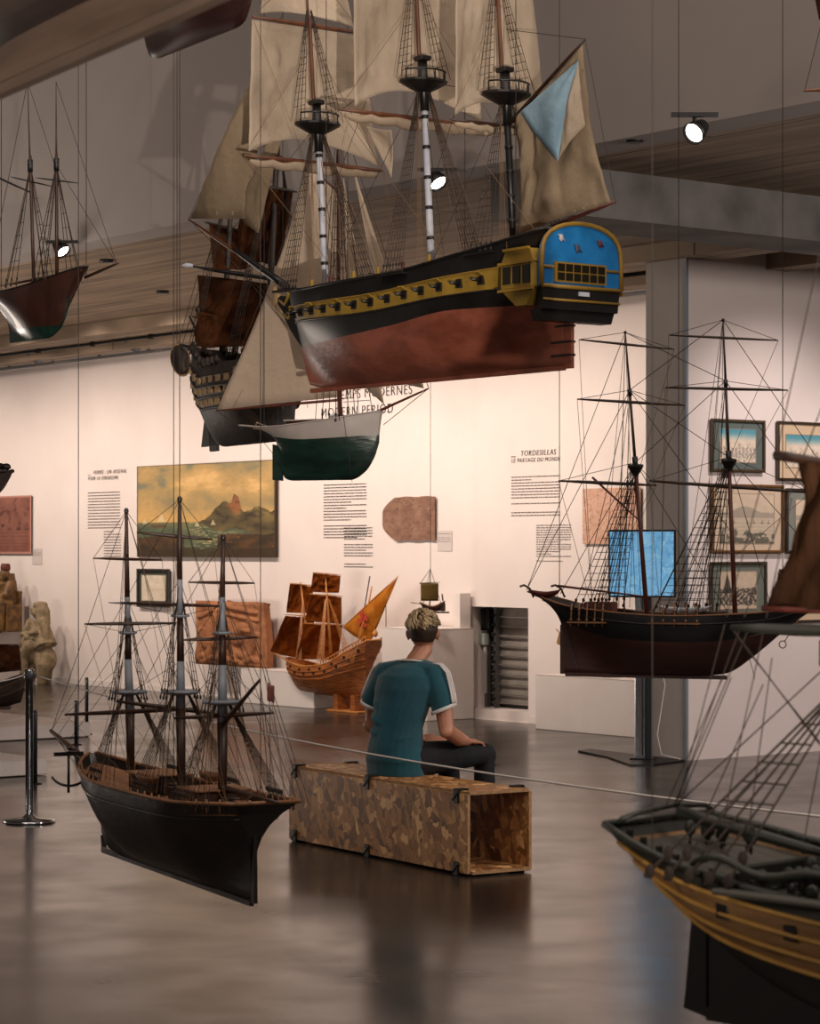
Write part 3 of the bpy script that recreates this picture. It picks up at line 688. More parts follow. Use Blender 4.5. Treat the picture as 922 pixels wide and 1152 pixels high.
def plate(sh, poly, th, m, name, parent=None, y=0.0):
    mb = MB(); mb.prism(poly, y-th/2, y+th/2, M=YX); return mb.build(name, m, parent or sh.root)
def xz(sh, pts, off=0.0):
    return [(p.x, p.z) for p in (sh.L(a, b, off) for a, b in pts)]
# ---------------- C: the sloop with white sails and green bottom
M_green = mat('green_bottom_paint', '#12251f', .3, col2='#1d3a31', scale=6, stretch=(1, 1, 3), bump=.2, bscale=14, coat=.2)
M_greyhull = mat('pale_grey_hull', '#9b928d', .45, col2='#aaa19b', scale=5)
M_sailC = sailmat('white_sailcloth', '#e4d6c5', '#efe3d4', .5, sc=1.5, seams=0)
S = Ship('sloop_model', 'single-masted sloop model with big white sails, pale grey sides and green bottom', (318, 541), 10.0, (404, 544), 9.85)
L = S.len; k = 9.35/2400
k = 9.95/2400
S.hull((-.02, L+.10), (-.20, L+.115), [(0, .08), (.08, .008), (.15, 0), (.72, 0), (.86, .035), (.95, .10), (1, .17)],
       [(0, .262), (.25, .25), (.6, .27), (1, .315)], [(0, .06), (.15, .085), (.45, .115), (.75, .09), (.92, .04), (1, .006)],
       [(0, 3.0), (.2, 2.0), (.5, 1.5), (.8, 1.4), (1, 1.2)], aa=[(0, 1.3), (.4, 2.2), (1, 1.2)], rs=7, rb=2.0,
       bands=[(lambda t: interp([(0, .21), (.4, .188), (1, .205)], t), 0), (lambda t: 9, 1)], mats=[M_green, M_greyhull])
S.deck(M_deck, .012); S.strip(M_greyhull, 1, .004, 'rail')
plate(S, xz(S, [(307, 500), (318, 502), (318, 541), (307, 540)]), .012, M_green, 'rudder')
mb = MB(); mb.box((.13, 0, .262), (.2, .07, .03), bevel=.006); cb = mb.build('cabin', M_redmast, S.root)
mb = MB(); mb.box((.13, 0, .281), (.21, .08, .006)); mb.build('cabin_roof', M_greyhull, cb)
mb = MB(); mb.box((.27, 0, .285), (.035, .05, .04), bevel=.004); mb.build('hatch', M_whitemast, S.root)
mp = S.L(382, 462); mtp = S.L(380, 120); S.mast([(mp-Vector((0, 0, .05)), mtp, .0085, .006, M_redmast)])
clew = S.L(243, 462); gk = S.L(345, 186)
S.spar(S.L(381, 450), clew, .0065, M_redmast, 'boom', mid=False); S.spar(S.L(380, 215), gk, .006, M_redmast, 'gaff', mid=False)
def gaffsail(sh, P, belly, m, name='mainsail', lee=-.06, n=20, wr=.006, seed=3):
    th, pk, cl, tk = [Vector(q) for q in P]
    def f(u, v):
        p = tk.lerp(cl, u).lerp(th.lerp(pk, u), v); p = p+(cl-tk).normalized()*lee*u*math.sin(PI*v)*1.0+Vector(belly)*math.sin(PI*u*.9+.1)*math.sin(PI*v*.85+.1)
        return p+Vector((0, 1, 0))*(noise.noise((u*4+v*3, v*2-u*2, seed))*wr*2.5)
    mb = MB(); mb.grid(f, n, n, thick=.0016); return mb.build(name, m, sh.root)
gaffsail(S, [S.L(379, 216), gk, clew+Vector((.004, 0, .004)), S.L(379, 447)], (0, -.03, 0), M_sailC, lee=-.045)
bsp = S.L(482, 437); S.spar(S.L(418, 466), bsp, .007, M_redmast, 'bowsprit', mid=False)
S.tri_sail(S.L(396, 185), S.L(477, 437), S.L(440, 429, .03), (0, .01, 0), M_sailC, 'jib', seed=2, wr=.003)
S.tri_sail(S.L(386, 200), S.L(432, 455), S.L(392, 420, .03), (0, .01, 0), M_sailC, 'staysail', seed=4, wr=.003)
S.lines([(bsp, mtp), (bsp, S.L(431, 478)), (clew, mtp), (S.L(418, 462), mtp), (clew, S.L(272, 482)), (clew.lerp(mp, .5), S.L(330, 470)), (gk, mtp)])
S.shrouds(mtp+Vector((0, 0, -.2)), (mp.x-.04, mp.x+.03), .1, .265, n=3, every=.06, topw=.005)
for sd in (1, -1): S.lines([(mtp, Vector((mp.x-.07, sd*.11, .265))), (mtp, Vector((mp.x+.05, sd*.10, .27)))])
for q in range(4):
    S.lines([(S.L(262+q*28, 459), S.L(300+q*10, 385-q*16))], M_rig2, S.rr*.7, 'reef_line')
mb = MB(); 
for q in range(10): pass
mb.tube([S.P(0.02, 1, 1)+Vector((0, 0, .0)), S.P(.06, 1, .4)+Vector((0, 0, .02)), S.P(.1, 1, 1)+Vector((0, 0, .004))], .004, 6); mb.build('coiled_rope', M_sailC, S.root)
S.wires([(S.P(.12, .93, -1), 'the stern of the green-bottomed sloop'), (S.L(391, 466), 'the green-bottomed sloop beside its mast')], '')
S.lines([(S.L(296, 497), S.L(332, 541)), (S.L(386, 466, -.115), S.L(396, 543))], M_wire, .0014, 'hull_sling')

# ---------------- B: the dark brown carrack behind
M_dk = mat('dark_aged_wood', '#1c1410', .6, col2='#33241a', scale=12, bump=.4, bscale=30)
M_brsail = sailmat('brown_leather_sail', '#2e1c15', '#55331f', .2, sc=5, seams=6)
M_tan = mat('tan_panel', '#8a6f4c', .7, col2='#a58860', scale=14)
B = Ship('carrack_model', 'dark brown carrack model with brown sails hanging behind the large frigate', (330, 495), 11.0, (236, 503), 11.9)
L = B.len
B.hull((0, L), (-.28, L+.10), [(0, 0), (.8, .0), (.93, .04), (1, .12)], [(0, .72), (.2, .6), (.35, .43), (.7, .43), (.85, .52), (1, .56)],
       [(0, .14), (.2, .2), (.5, .24), (.8, .2), (.93, .13), (1, .03)], [(0, 2.6), (.2, 1.2), (.5, .6), (.8, .7), (1, .9)], aa=[(0, 1.2), (.4, 2.4), (1, 1.5)], rs=4, rb=1.2, tumble=.2, mats=[M_dk])
B.deck(M_dk, .05)
for q in range(4): B.strip(M_dk, .45+.13*q, .009, 'wale')
for sd in (1, -1):
    for r_ in range(3):
        for q in range(9):
            t = .3+q*.078-(r_ % 2)*.02; v = .52+.14*r_; p = B.P(t, v, sd); p2 = B.P(t+.02, v, sd); a = math.atan2(p2.y-p.y, p2.x-p.x)
            mb = MB(); mb.box((p.x, p.y, p.z), (.055, .016, .035), rot=(0, 0, a)); mb.build('tan_side_panel', M_tan, B.root)
plate(B, [(L-.02, -.02), (L+.0, .10), (L-.1, .12), (L-.12, -.02)], .02, M_dk, 'forefoot'); plate(B, xz(B, [(228, 503), (232, 468), (262, 455), (292, 494)]), .02, M_blk, 'keel_fin')
# beak with round shield
bk = B.L(212, 400); c = B.L(203, 405)
B.spar(B.L(236, 398), B.L(200, 388), .02, M_dk, 'beak', mid=False)
mb = MB(); mb.lathe([(0, -.012), (.085, -.012), (.09, 0), (.085, .012), (0, .012)], c=(0, 0, 0), n=24, axis='y', R=Matrix.Diagonal((.62, 1, 1))@Matrix.Rotation(.25, 3, 'Y')); o = mb.build('round_bow_shield', M_dk, B.root, loc=c); o.rotation_euler = (0, .25, .9)
mb = MB(); mb.tube([Vector((.09*math.cos(a*PI/12), 0, .09*math.sin(a*PI/12))) for a in range(25)], .008, 6); mb.build('shield_rim', M_tan, o).scale = (.62, 1, 1)
for q in range(9):
    t = .55+q*.05
    for sd in (1, -1):
        p = B.P(min(t, .99), 1, sd); mb = MB(); mb.lathe([(.012, -.01), (.022, .0), (.02, .02), (.012, .035), (.003, .045)], c=p, n=8); mb.build('carved_finial', M_dk, B.root)
f1 = B.L(250, 395); m1_ = B.L(300, 400)
B.mast([(f1, B.L(262, 195), .018, .012, M_dk), (B.L(262, 215), B.L(266, 140), .010, .006, M_dk)]); B.mast([(m1_, B.L(312, 160), .02, .014, M_dk), (B.L(312, 180), B.L(316, 60), .012, .006, M_dk)])
B.quad_sail([B.L(222, 309, .1), B.L(312, 320, -.15), B.L(300, 388, -.15), B.L(226, 392, .12)], (.12, .10, 0), M_brsail, 'fore_course', seed=21, wr=.02)
B.quad_sail([B.L(235, 252, .1), B.L(278, 262, -.1), B.L(278, 303, -.1), B.L(240, 302, .1)], (.06, .04, 0), M_brsail, 'fore_topsail', seed=22, wr=.015)
B.quad_sail([B.L(300, 212, .1), B.L(330, 216, -.1), B.L(315, 300, -.1), B.L(272, 290, .1)], (.05, 0, 0), M_brsail, 'main_topsail', seed=23, wr=.02)
B.quad_sail([B.L(276, 228, .1), B.L(300, 232, -.1), B.L(292, 285, -.1), B.L(270, 282, .1)], (.04, .03, 0), M_brsail, 'upper_sail', seed=24, wr=.015)
B.quad_sail([B.L(222, 350, .28), B.L(246, 356, .16), B.L(238, 392, .16), B.L(221, 388, .28)], (.03, .03, 0), M_brsail, 'spritsail', seed=25, wr=.015)
B.spar(B.L(216, 300, .16), B.L(318, 316, -.2), .013, M_blk, 'yard'); B.spar(B.L(230, 250, .1), B.L(282, 262, -.1), .009, M_dk, 'yard'); B.spar(B.L(296, 209, .1), B.L(334, 216, -.1), .009, M_dk, 'yard')
B.spar(B.L(232, 395), B.L(213, 356), .010, M_dk, 'spritsail_yard', mid=False); B.spar(B.L(216, 356, .3), B.L(246, 362, .1), .008, M_dk, 'yard')
e = B.L(217, 299, .16); mb = MB(); mb.tube([e, e+Vector((.02, .03, .003)), e+Vector((.035, .05, .003))], [.010, .014, .004], 8); mb.build('white_yard_tip', M_whitemast, B.root)
e = B.L(222, 350, .28); mb = MB(); mb.tube([e+Vector((.02*math.cos(a), 0, .02*math.sin(a))) for a in [PI*.2*i for i in range(8)]], .007, 6); mb.build('curled_ornament', M_dk, B.root)
B.lines([(B.L(262, 195), B.L(205, 388)), (B.L(262, 195), B.L(232, 300, .1)), (B.L(312, 160), B.L(240, 395)), (B.L(312, 70), B.L(262, 195)), (B.L(200, 388), B.L(222, 310, .1)), (B.L(236, 430), B.L(268, 490))])
B.shrouds(B.L(262, 205), (f1.x-.1, f1.x+.03), .2, .5, n=4, every=.05); B.shrouds(B.L(312, 175), (m1_.x-.12, m1_.x+.03), .22, .45, n=5, every=.05)
B.wires([(B.L(199, 395), 'the bow of the dark brown carrack'), (B.L(318, 395), 'the middle of the dark brown carrack')], '')

# ---------------- G: small two-master at the left
M_gh = mat('red_brown_hull', '#2b1712', .42, col2='#40231b', scale=6, bump=.2, bscale=16, coat=.15)
G = Ship('schooner_model', 'red-brown two-masted schooner model with a green keel hanging at the left edge', (12, 386), 10.3, (70, 378), 10.0)
L = G.len
G.hull((0, L+.06), (-.12, L+.20), [(0, 0), (.6, 0), (.82, .035), (.94, .10), (1, .18)], [(0, .24), (.3, .235), (.6, .25), (1, .315)], [(0, .09), (.3, .115), (.6, .11), (.85, .06), (1, .006)],
       [(0, 3.2), (.25, 1.6), (.5, .9), (.8, 1.1), (1, 1.2)], aa=[(0, 1.2), (.4, 2.0), (1, 1.3)], rs=3, rb=1.4, bands=[(lambda t: .055, 0), (lambda t: 9, 1)], mats=[M_green, M_gh])
G.deck(M_deck, .012); G.strip(M_blk, 1, .004, 'rail')
g1 = G.L(38, 318); g1t = G.L(31, 92); g2 = G.L(64, 314); g2t = G.L(63, 92)
for a, b, y_ in ((g1, g1t, 190), (g2, g2t, 186)):
    q = a.lerp(b, .58); m1 = G.mast([(a, q+Vector((0, 0, .05)), .0095, .007, M_spar), (q-Vector((0, 0, .02)), b, .0055, .0015, M_spar)])
    mm = MB(); mm.tube([q+Vector((0, 0, -.03)), q+Vector((0, 0, .03))], .013, 8); mm.build('mast_cap', M_blk, m1)
G.spar(G.L(-2, 200, -.05), G.L(38, 218, .05), .006, M_blk, 'yard', mid=False); G.spar(G.L(12, 199, -.05), G.L(60, 210, .05), .004, M_blk, 'yard'); G.spar(G.L(40, 200, -.05), G.L(88, 206, .05), .004, M_blk, 'yard')
G.spar(G.L(96, 312), G.L(133, 296), .008, M_spar, 'bowsprit', mid=False); G.spar(G.L(63, 310), G.L(0, 322), .007, M_spar, 'boom', mid=False)
G.lines([(g2t, G.L(131, 297)), (g2.lerp(g2t, .58), G.L(131, 297)), (g1t, g2.lerp(g2t, .55)), (g1t, G.L(-14, 320)), (g2.lerp(g2t, .6), g1+Vector((.03, 0, 0)))])
G.shrouds(g1.lerp(g1t, .55), (g1.x-.08, g1.x+.02), .11, .25, n=3, every=.06, topw=.006); G.shrouds(g2.lerp(g2t, .55), (g2.x-.06, g2.x+.04), .10, .26, n=3, every=.06, topw=.006)
G.lines([(g1.lerp(g1t, .55), Vector((g1.x-.07, s_*.11, .245))) for s_ in (1, -1)]+[(g2.lerp(g2t, .55), Vector((g2.x+.06, s_*.10, .26))) for s_ in (1, -1)], M_rig, .003, 'heavy_shroud')
G.wires([(G.P(.3, 1, -1), 'the stern of the small schooner at left'), (G.L(97, 311), 'the bow of the small schooner at left')], '')

# ---------------- H / I: hulls overhead at the top left
M_hull_h = mat('dark_tarred_planks', '#1f1613', .45, col2='#31231d', scale=4, stretch=(.4, 1, 4))
M_hull_l = mat('pale_keel_planks', '#4d3f35', .5, col2='#635246', scale=5, stretch=(.3, 1, 4))
Hh = Ship('long_boat_model', 'large blurred dark boat hull hanging overhead in the top left corner, seen from below', (252, -12), 3.1, (-40, 116), 3.1*620/492)
L = Hh.len
Hh.hull((-.3, L), (-.5, L+.25), [(0, 0), (1, .0)], [(0, .34), (.5, .30), (1, .36)], [(0, .1), (.3, .24), (.7, .25), (.9, .13), (1, .01)], [(0, 1.4), (.3, 1.15), (.7, 1.15), (1, 1.4)], aa=[(0, 1.3), (.5, 1.5), (1, 1.3)], rs=1.5, rb=1.0,
        bands=[(lambda t: .05, 0), (lambda t: .075, 2), (lambda t: .15, 1), (lambda t: 9, 2)], mats=[M_hull_l, mat('brown_planks', '#2f2520', .5, col2='#3d3029', scale=5, stretch=(.3, 1, 4)), M_hull_h])
Hh.deck(M_hull_h, .05); Hh.strip(M_hull_h, .52, .012, 'wale'); Hh.strip(M_hull_h, 1, .012, 'rail')
mb = MB(); mb.box((L/2, 0, -.004), (L+.2, .03, .02), bevel=.004); mb.build('keel', M_hull_l, Hh.root)
I = Ship('dark_red_hull_model', 'dark red hull bottom with rounded ends, cut off by the top edge', (166, 70), 6.6, (280, 28), 6.1)
L = I.len; I.L0 = 0
I.hull((.0, L-.0), (-.1, L+.1), [(0, .05), (.05, .01), (.12, 0), (.88, 0), (.95, .012), (1, .05)], [(0, .30), (1, .30)], [(0, .05), (.2, .14), (.5, .17), (.8, .14), (1, .04)], [(0, 2.2), (.5, 1.6), (1, 2.0)], aa=[(0, 1.2), (.5, 2), (1, 1.2)], rs=1.0, rb=1.0,
       mats=[mat('dark_red_paint', '#271412', .4, col2='#341b18', scale=5)])
I.root.rotation_euler = (0, 0, I.root.rotation_euler.z)
I.deck(M_deck, .02); I.strip(M_blk, 1, .006, 'rail')


# ---------------- D: the black bark at lower left
M_bhull = mat('black_brown_hull', '#15110f', .38, col2='#241b17', scale=5, stretch=(1, 1, 3), bump=.25, bscale=14, coat=.2)
M_dwood = mat('warm_deck_wood', '#6a452b', .55, col2='#8a6040', scale=16, stretch=(.3, 3, 1))
M_dkw = mat('dark_deckhouse', '#2e1d14', .5, col2='#43291b', scale=12)
M_gwhite = mat('grey_white_mast', '#63676f', .5, col2='#858a92', scale=8)
D = Ship('bark_model', 'black-hulled three-masted bark model without sails hanging low at lower left', (283, 1015), 6.5, (116, 955), 7.65)
L = D.len
D.hull((-.01, L-.0), (-.13, L+.13), [(0, 0), (.85, 0), (.95, .015), (1, .06)], [(0, .315), (.25, .29), (.6, .285), (.85, .30), (1, .335)], [(0, .10), (.1, .145), (.3, .175), (.65, .175), (.85, .125), (.95, .06), (1, .006)],
       [(0, 4.5), (.12, 2.6), (.3, 1.0), (.6, .75), (.85, 1.2), (1, 1.4)], aa=[(0, 1.15), (.3, 1.9), (.7, 2.2), (1, 1.2)], rs=4.5, rb=1.2, mats=[M_bhull])
D.deck(M_dwood, .035); D.strip(M_dwood, 1, .006, 'rail', stern=True); D.strip(M_bhull, .82, .004, 'wale', out=.001)
plate(D, [(-.035, 0), (-.004, 0), (-.004, .24), (-.03, .24)], .012, M_bhull, 'rudder'); plate(D, [(-.0, -.012), (L, -.012), (L+.01, .05), (L-.02, .01), (0, .004)], .014, M_bhull, 'keel')
dz = .265
for (x0, w_, l_, h_, m_) in ((.33, .17, .16, .05, M_dkw), (.86, .15, .2, .055, M_dkw)):
    mb = MB(); mb.box((x0, 0, dz+h_/2), (l_, w_, h_), bevel=.004); dh = mb.build('deckhouse', m_, D.root)
    mb = MB(); mb.box((x0, 0, dz+h_+.003), (l_+.02, w_+.02, .007), bevel=.002); mb.build('deckhouse_roof', M_dwood, dh)
    for q in range(3):
        for sd in (1, -1): mb = MB(); mb.box((x0-.05+.05*q, sd*(w_/2+.001), dz+h_*.5), (.022, .004, .026)); mb.build('door_panel', M_dwood, dh)
for (x0, y0) in ((.06, 0), (.18, 0), (.52, .03), (.70, 0)):
    mb = MB(); mb.box((x0, y0, dz+.016), (.07, .06, .03), bevel=.004); mb.box((x0, y0, dz+.034), (.055, .045, .008), bevel=.002); mb.build('hatch', M_dkw if x0 > .1 else M_dwood, D.root)
for sd in (1, -1):
    mb = MB(); mb.grid(lambda u, v: Vector((.66+lerp(-.1, .1, u), sd*.11+.028*math.sin(PI*u)**.6*math.cos(PI*v), dz+.07-.028*math.sin(PI*v)*math.sin(PI*u)**.4)), 12, 8, thick=.003); mb.build('ship_boat', M_dwood, D.root)
    for q in range(22):
        t = .05+q*.04; p = D.P(t, 1, sd); mb = MB(); mb.tube([p+Vector((0, -sd*.012, -.03)), p+Vector((0, -sd*.012, .012))], .0032, 5); mb.build('belaying_pin', M_dwood, D.root)
mb = MB(); mb.lathe([(.008, -.02), (.012, -.015), (.012, .015), (.008, .02)], c=(.98, 0, dz+.02), n=10, axis='y'); mb.tube([(.98, -.05, dz+.02), (.98, .05, dz+.02)], .005, 6); mb.build('windlass', M_dkw, D.root)
mb = MB(); wc = Vector((-.02, 0, dz+.04))
mb.tube([wc+Vector((0, .022*math.cos(a*PI/8), .022*math.sin(a*PI/8))) for a in range(17)], .0025, 5)
for a in range(8): mb.tube([wc, wc+Vector((0, .03*math.cos(a*PI/4), .03*math.sin(a*PI/4)))], .0015, 4)
mb.box(wc+Vector((.01, 0, -.025)), (.02, .02, .04)); mb.build('steering_wheel', M_dkw, D.root)
D.spar(D.L(104, 862), D.L(57, 822), .014, M_dkw, 'bowsprit', mid=False)
# anchor
mb = MB(); a = D.L(77, 845, .1); mb.tube([a, a-Vector((0, 0, .15))], .005, 6); mb.tube([a-Vector((0, 0, .11))+Vector((.05*math.sin(q), .05*math.sin(q), .03-.045*math.cos(q))) for q in [(-1.25+2.5*i/10) for i in range(11)]], .005, 6); mb.box(a-Vector((0, 0, .01)), (.012, .11, .014)); mb.build('anchor', M_blk, D.root)
mb = MB(); mb.tube([D.L(84, 842, .02), D.L(77, 842, .14)], .008, 6); mb.build('cathead', M_dkw, D.root)
mb = MB(); mb.tube([D.L(86, 846), D.L(90, 862), D.L(96, 884)], [.012, .016, .006], 8); mb.build('figurehead', M_dkw, D.root)
def polymast(sh, pts, rs, ms, tops=(), name='mast'):
    base = sh.mast([(pts[i], pts[i+1], rs[i], rs[i+1]*1.02, ms[i]) for i in range(len(pts)-1)][:1], name)
    for i in range(1, len(pts)-1):
        mb = MB(); mb.tube([pts[i], pts[i+1]], [rs[i], rs[i+1]], 10); mb.build('mast_section', ms[i], base)
    return base
ds = []
for (xb, yb, secs) in ((147, 853, [(147, 853), (146, 798), (144, 742), (144, 712), (143, 672), (142, 575)]), (204, 884, [(204, 884), (203, 797), (203, 744), (202.5, 693), (202, 652), (202, 562)]), (250, 902, [(250, 902), (250, 812), (250, 748), (250, 712), (250, 672), (251, 605)])):
    P = [D.L(*q) for q in secs]; P[0].z -= .03
    ms = [M_spar, M_gwhite, M_spar, M_gwhite, M_spar]
    b = polymast(D, P, [.0135, .0165, .0125, .0105, .0095, .0055], ms); ds.append((P, b))
    mm = MB(); mm.ell(P[-1], (.009, .009, .012), n=8, m=6); mm.build('mast_truck', M_blk, b)
    tc = P[1].lerp(P[2], .35)
    mm = MB(); mm.lathe([(.02, -.012), (.06, -.004), (.065, .0), (.06, .006), (.02, .006)], c=tc, n=16); mm.build('mast_top', M_gwhite, b)
    mm = MB(); mm.lathe([(.01, -.006), (.032, -.002), (.032, .004), (.01, .004)], c=P[3], n=12); mm.build('crosstree', M_gwhite, b)
for (a, b, r, m_) in (((105, 628), (182, 630), .0055, M_spar), ((95, 702), (198, 701), .0065, M_spar), ((73, 804), (222, 797), .0085, M_spar), ((122, 678), (178, 680), .004, M_gwhite), ((154, 599), (239, 607), .0065, M_spar), ((136, 678), (249, 682), .0065, M_spar), ((131, 789), (243, 803), .0085, M_spar),
                      ((212, 655), (286, 656), .0055, M_spar), ((206, 720), (290, 717), .0065, M_spar), ((196, 808), (308, 802), .008, M_spar)):
    D.spar(D.L(a[0], a[1], .18 if a[0] < 120 else .12), D.L(b[0], b[1], -.12), r, m_, 'yard')
D.spar(D.L(253, 812), D.L(292, 765), .008, M_spar, 'gaff', mid=False); D.spar(D.L(251, 886), D.L(312, 903), .010, M_dkw, 'boom', mid=False)
for i, (P, b) in enumerate(ds):
    D.shrouds(P[1]+Vector((0, 0, .06)), (P[0].x-.12, P[0].x+.02), .172 if i else .155, .285, n=7, every=.028, topw=.02)
    D.shrouds(P[3]+Vector((0, 0, .06)), (P[2].x-.03, P[2].x+.03), .06, P[1].z+.03, n=3, every=.03, name='topmast_shrouds', deadeyes=True, topw=.008, eye=.007)
tipD = D.L(58, 822)
fP, mP, zP = [q[0] for q in ds]
D.lines([(fP[5], tipD), (fP[4], tipD), (fP[3], tipD.lerp(fP[0], .1)), (fP[2], tipD.lerp(fP[0], .25)), (mP[5], fP[4]), (mP[4], fP[2]), (mP[2], fP[0]), (mP[3], fP[1]), (zP[5], mP[3]), (zP[4], mP[2]), (zP[2], mP[0]), (D.L(292, 765), zP[4]), (D.L(292, 765), D.L(312, 903)), (D.L(292, 765), D.L(303, 895, .06)), (tipD, D.L(92, 868)), (tipD, D.L(98, 880, .02))])
for i, P in enumerate((fP, mP, zP)):
    for sd in (1, -1):
        for q, j in enumerate((3, 4, 5, 5)):
            D.lines([(P[j], Vector((P[0].x-.17-.05*q, sd*.165, .29)))], M_rig, D.rr*.9, 'backstay')
        for q in range(4):
            D.lines([(P[2]+Vector((0, sd*.02, 0)), Vector((P[0].x+.02-.045*q, sd*(.13-.01*q), dz+.02)))], M_rig2, D.rr*.8, 'running_line')
for (pa, j, i) in (((95, 702), 3, 0), ((198, 701), 3, 0), ((105, 628), 5, 0), ((182, 630), 5, 0), ((73, 804), 2, 0), ((154, 599), 5, 1), ((239, 607), 5, 1), ((136, 678), 3, 1), ((249, 682), 3, 1), ((131, 789), 2, 1), ((243, 803), 2, 1), ((212, 655), 5, 2), ((286, 656), 5, 2), ((206, 720), 3, 2), ((290, 717), 3, 2), ((196, 808), 2, 2), ((308, 802), 2, 2)):
    e = D.L(*pa, .12 if pa[0] < ((147, 203, 250)[i]) else -.12); D.lines([(e, ds[i][0][j])], M_rig, D.rr*.8, 'lift'); D.lines([(e, Vector((ds[i][0][0].x-.3, e.y*.8, .3)))], M_rig2, D.rr*.7, 'brace')
a = D.L(303, 768, -.02); mb = MB(); mb.grid(lambda u, v: a+Vector((-.02*u, .01*math.sin(6*u), -.05*v-.012*u)), 6, 6, thick=.001); mb.build('small_flag', mat('flag_red', '#6b3a33', .8), D.root); D.lines([(a, D.L(304, 890))])
D.wires([(D.P(.3, 1, -1), 'the stern half of the black bark'), (D.P(.86, 1, 1), 'the bow of the black bark'), (D.L(202, 560), 'the black bark above its mainmast'), (D.P(.2, .9, 1), 'the stern of the black bark on its near side')], '')

# ---------------- E: the brig at right
M_erd = mat('dull_red_bottom', '#3c211b', .42, col2='#50302a', scale=4, stretch=(1, 1, 3), bump=.15, bscale=16, coat=.1)
M_ebk = mat('black_topsides', '#131416', .4, col2='#1c1d1f', scale=8)
E = Ship('brig_model', 'two-masted brig model with bare yards, black sides and dull red bottom, before the pier', (636, 758), 8.7, (838, 764), 8.45)
L = E.len; k = 8.6/2400
E.hull((-.004, L+.1), (-.15, L+.36), [(0, 0), (.6, 0), (.78, .012), (.9, .07), (1, .17)], [(0, .335), (.18, .275), (.5, .245), (.8, .262), (1, .33)], [(0, .035), (.12, .10), (.35, .14), (.65, .14), (.88, .07), (1, .006)],
       [(0, 5), (.1, 3.6), (.3, 1.1), (.6, .7), (.85, 1.0), (1, 1.1)], aa=[(0, 1.1), (.3, 1.8), (.7, 2.2), (1, 1.2)], rs=5, rb=.9, bands=[(lambda t: interp([(0, .215), (.3, .15), (.6, .14), (1, .2)], t), 0), (lambda t: 9, 1)], mats=[M_erd, M_ebk])
E.deck(M_dwood, .03); E.strip(M_dwood, 1, .0035, 'rail', stern=True); E.strip(M_ebk, 1, .0035, 'wale', zf=lambda t: E.sheerf(t)-.035)
plate(E, [(-.022, 0), (-.003, 0), (-.003, .2), (-.022, .2)], .012, M_erd, 'rudder'); plate(E, [(0, -.01), (L*.9, -.01), (L*.9, .006), (0, .006)], .014, M_erd, 'keel')
e1 = E.L(728, 700); e1t = E.L(703, 374); e2 = E.L(827, 703); e2t = E.L(813, 360)
for (a, b, c_) in ((e1, e1t, .54), (e2, e2t, .54)):
    q = a.lerp(b, c_); q2 = a.lerp(b, .80); m1 = E.mast([(a, q+(b-a)*.03, .0105, .008, M_redmast), (q, q2, .0065, .0055, M_spar), (q2-(b-a)*.02, b, .0055, .003, M_spar)])
    E.top(q, .03, .05, M_blk, parent=m1, rail=False); mm = MB(); mm.tube([q-(b-a)*.012, q+(b-a)*.03], .012, 8); mm.build('mast_cap', M_blk, m1); mm = MB(); mm.ell(b, .007, n=8, m=6); mm.build('mast_truck', M_blk, m1); mm = MB(); mm.tube([q2-(b-a)*.02, q2+(b-a)*.004], .009, 8); mm.build('mast_cap', M_blk, m1)
ye = []
for (a, b, r) in (((651, 382), (758, 393), .0055), ((649, 449), (770, 456), .0065), ((628, 541), (738, 546), .0075), ((752, 377), (875, 383), .0055), ((748, 436), (886, 439), .0065), ((730, 541), (912, 554), .008)):
    p, q = E.L(a[0], a[1], -.06), E.L(b[0], b[1], .06); E.spar(p, q, r, M_spar, 'yard'); ye.append((p, q))
E.spar(E.L(666, 537), E.L(718, 585), .005, M_redmast, 'gaff', mid=False); E.spar(E.L(627, 659), E.L(732, 672), .005, M_redmast, 'boom', mid=False)
E.shrouds(e1.lerp(e1t, .53), (E.L(655, 690).x, E.L(690, 690).x), .125, .27, n=5, every=.028, name='shrouds'); E.shrouds(e2.lerp(e2t, .53), (E.L(745, 690).x, E.L(795, 690).x), .138, .25, n=5, every=.028, name='shrouds')
for sd in (1, -1):
    for (x0, x1) in ((655, 690), (745, 795)):
        xa, xb_ = E.L(x0, 700).x, E.L(x1, 700).x; mb = MB(); mb.box(((xa+xb_)/2, sd*.145, .215), (xb_-xa+.03, .02, .006)); ch = mb.build('channel', M_dwood, E.root)
        for q in range(5):
            x = lerp(xa, xb_, q/4); mb = MB(); mb.tube([(x, sd*.148, .20), (x, sd*.135, .29)], .003, 5); mb.ell((x, sd*.145, .225), .006, n=8, m=6); mb.ell((x, sd*.14, .265), .006, n=8, m=6); mb.build('deadeye_pair', M_dwood, ch)
T1, T2 = e1.lerp(e1t, .55), e2.lerp(e2t, .55); U1, U2 = e1.lerp(e1t, .8), e2.lerp(e2t, .8)
bow = Vector((L+.40, 0, .36)); E.spar(Vector((L+.2, 0, .30)), Vector((L+.62, 0, .42)), .010, M_spar, 'bowsprit', mid=False)
E.lines([(e1t, U2), (U1, T2), (T1, e2), (U1, e2.lerp(e2t, .3)), (e2t, bow+Vector((.2, 0, .05))), (U2, bow+Vector((.1, 0, .03))), (T2, bow), (e1t, E.L(592, 664)), (U1, E.L(592, 664)), (T1, E.L(630, 668)), (U2, T1), (e2t, U1), (T2, e1), (U1, E.L(662, 640)), (T2, E.L(872, 700))])
for (p, q), (t1, base) in zip(ye, ((e1t, e1), (U1, e1), (T1, e1), (e2t, e2), (U2, e2), (T2, e2))):
    for e_ in (p, q):
        E.lines([(e_, t1)], M_rig, E.rr*.8, 'lift'); E.lines([(e_, base+Vector(((-.3), e_.y*.6, .04)) if base is e2 else base+Vector((-.22, e_.y*.6, .04)))], M_rig2, E.rr*.7, 'brace')
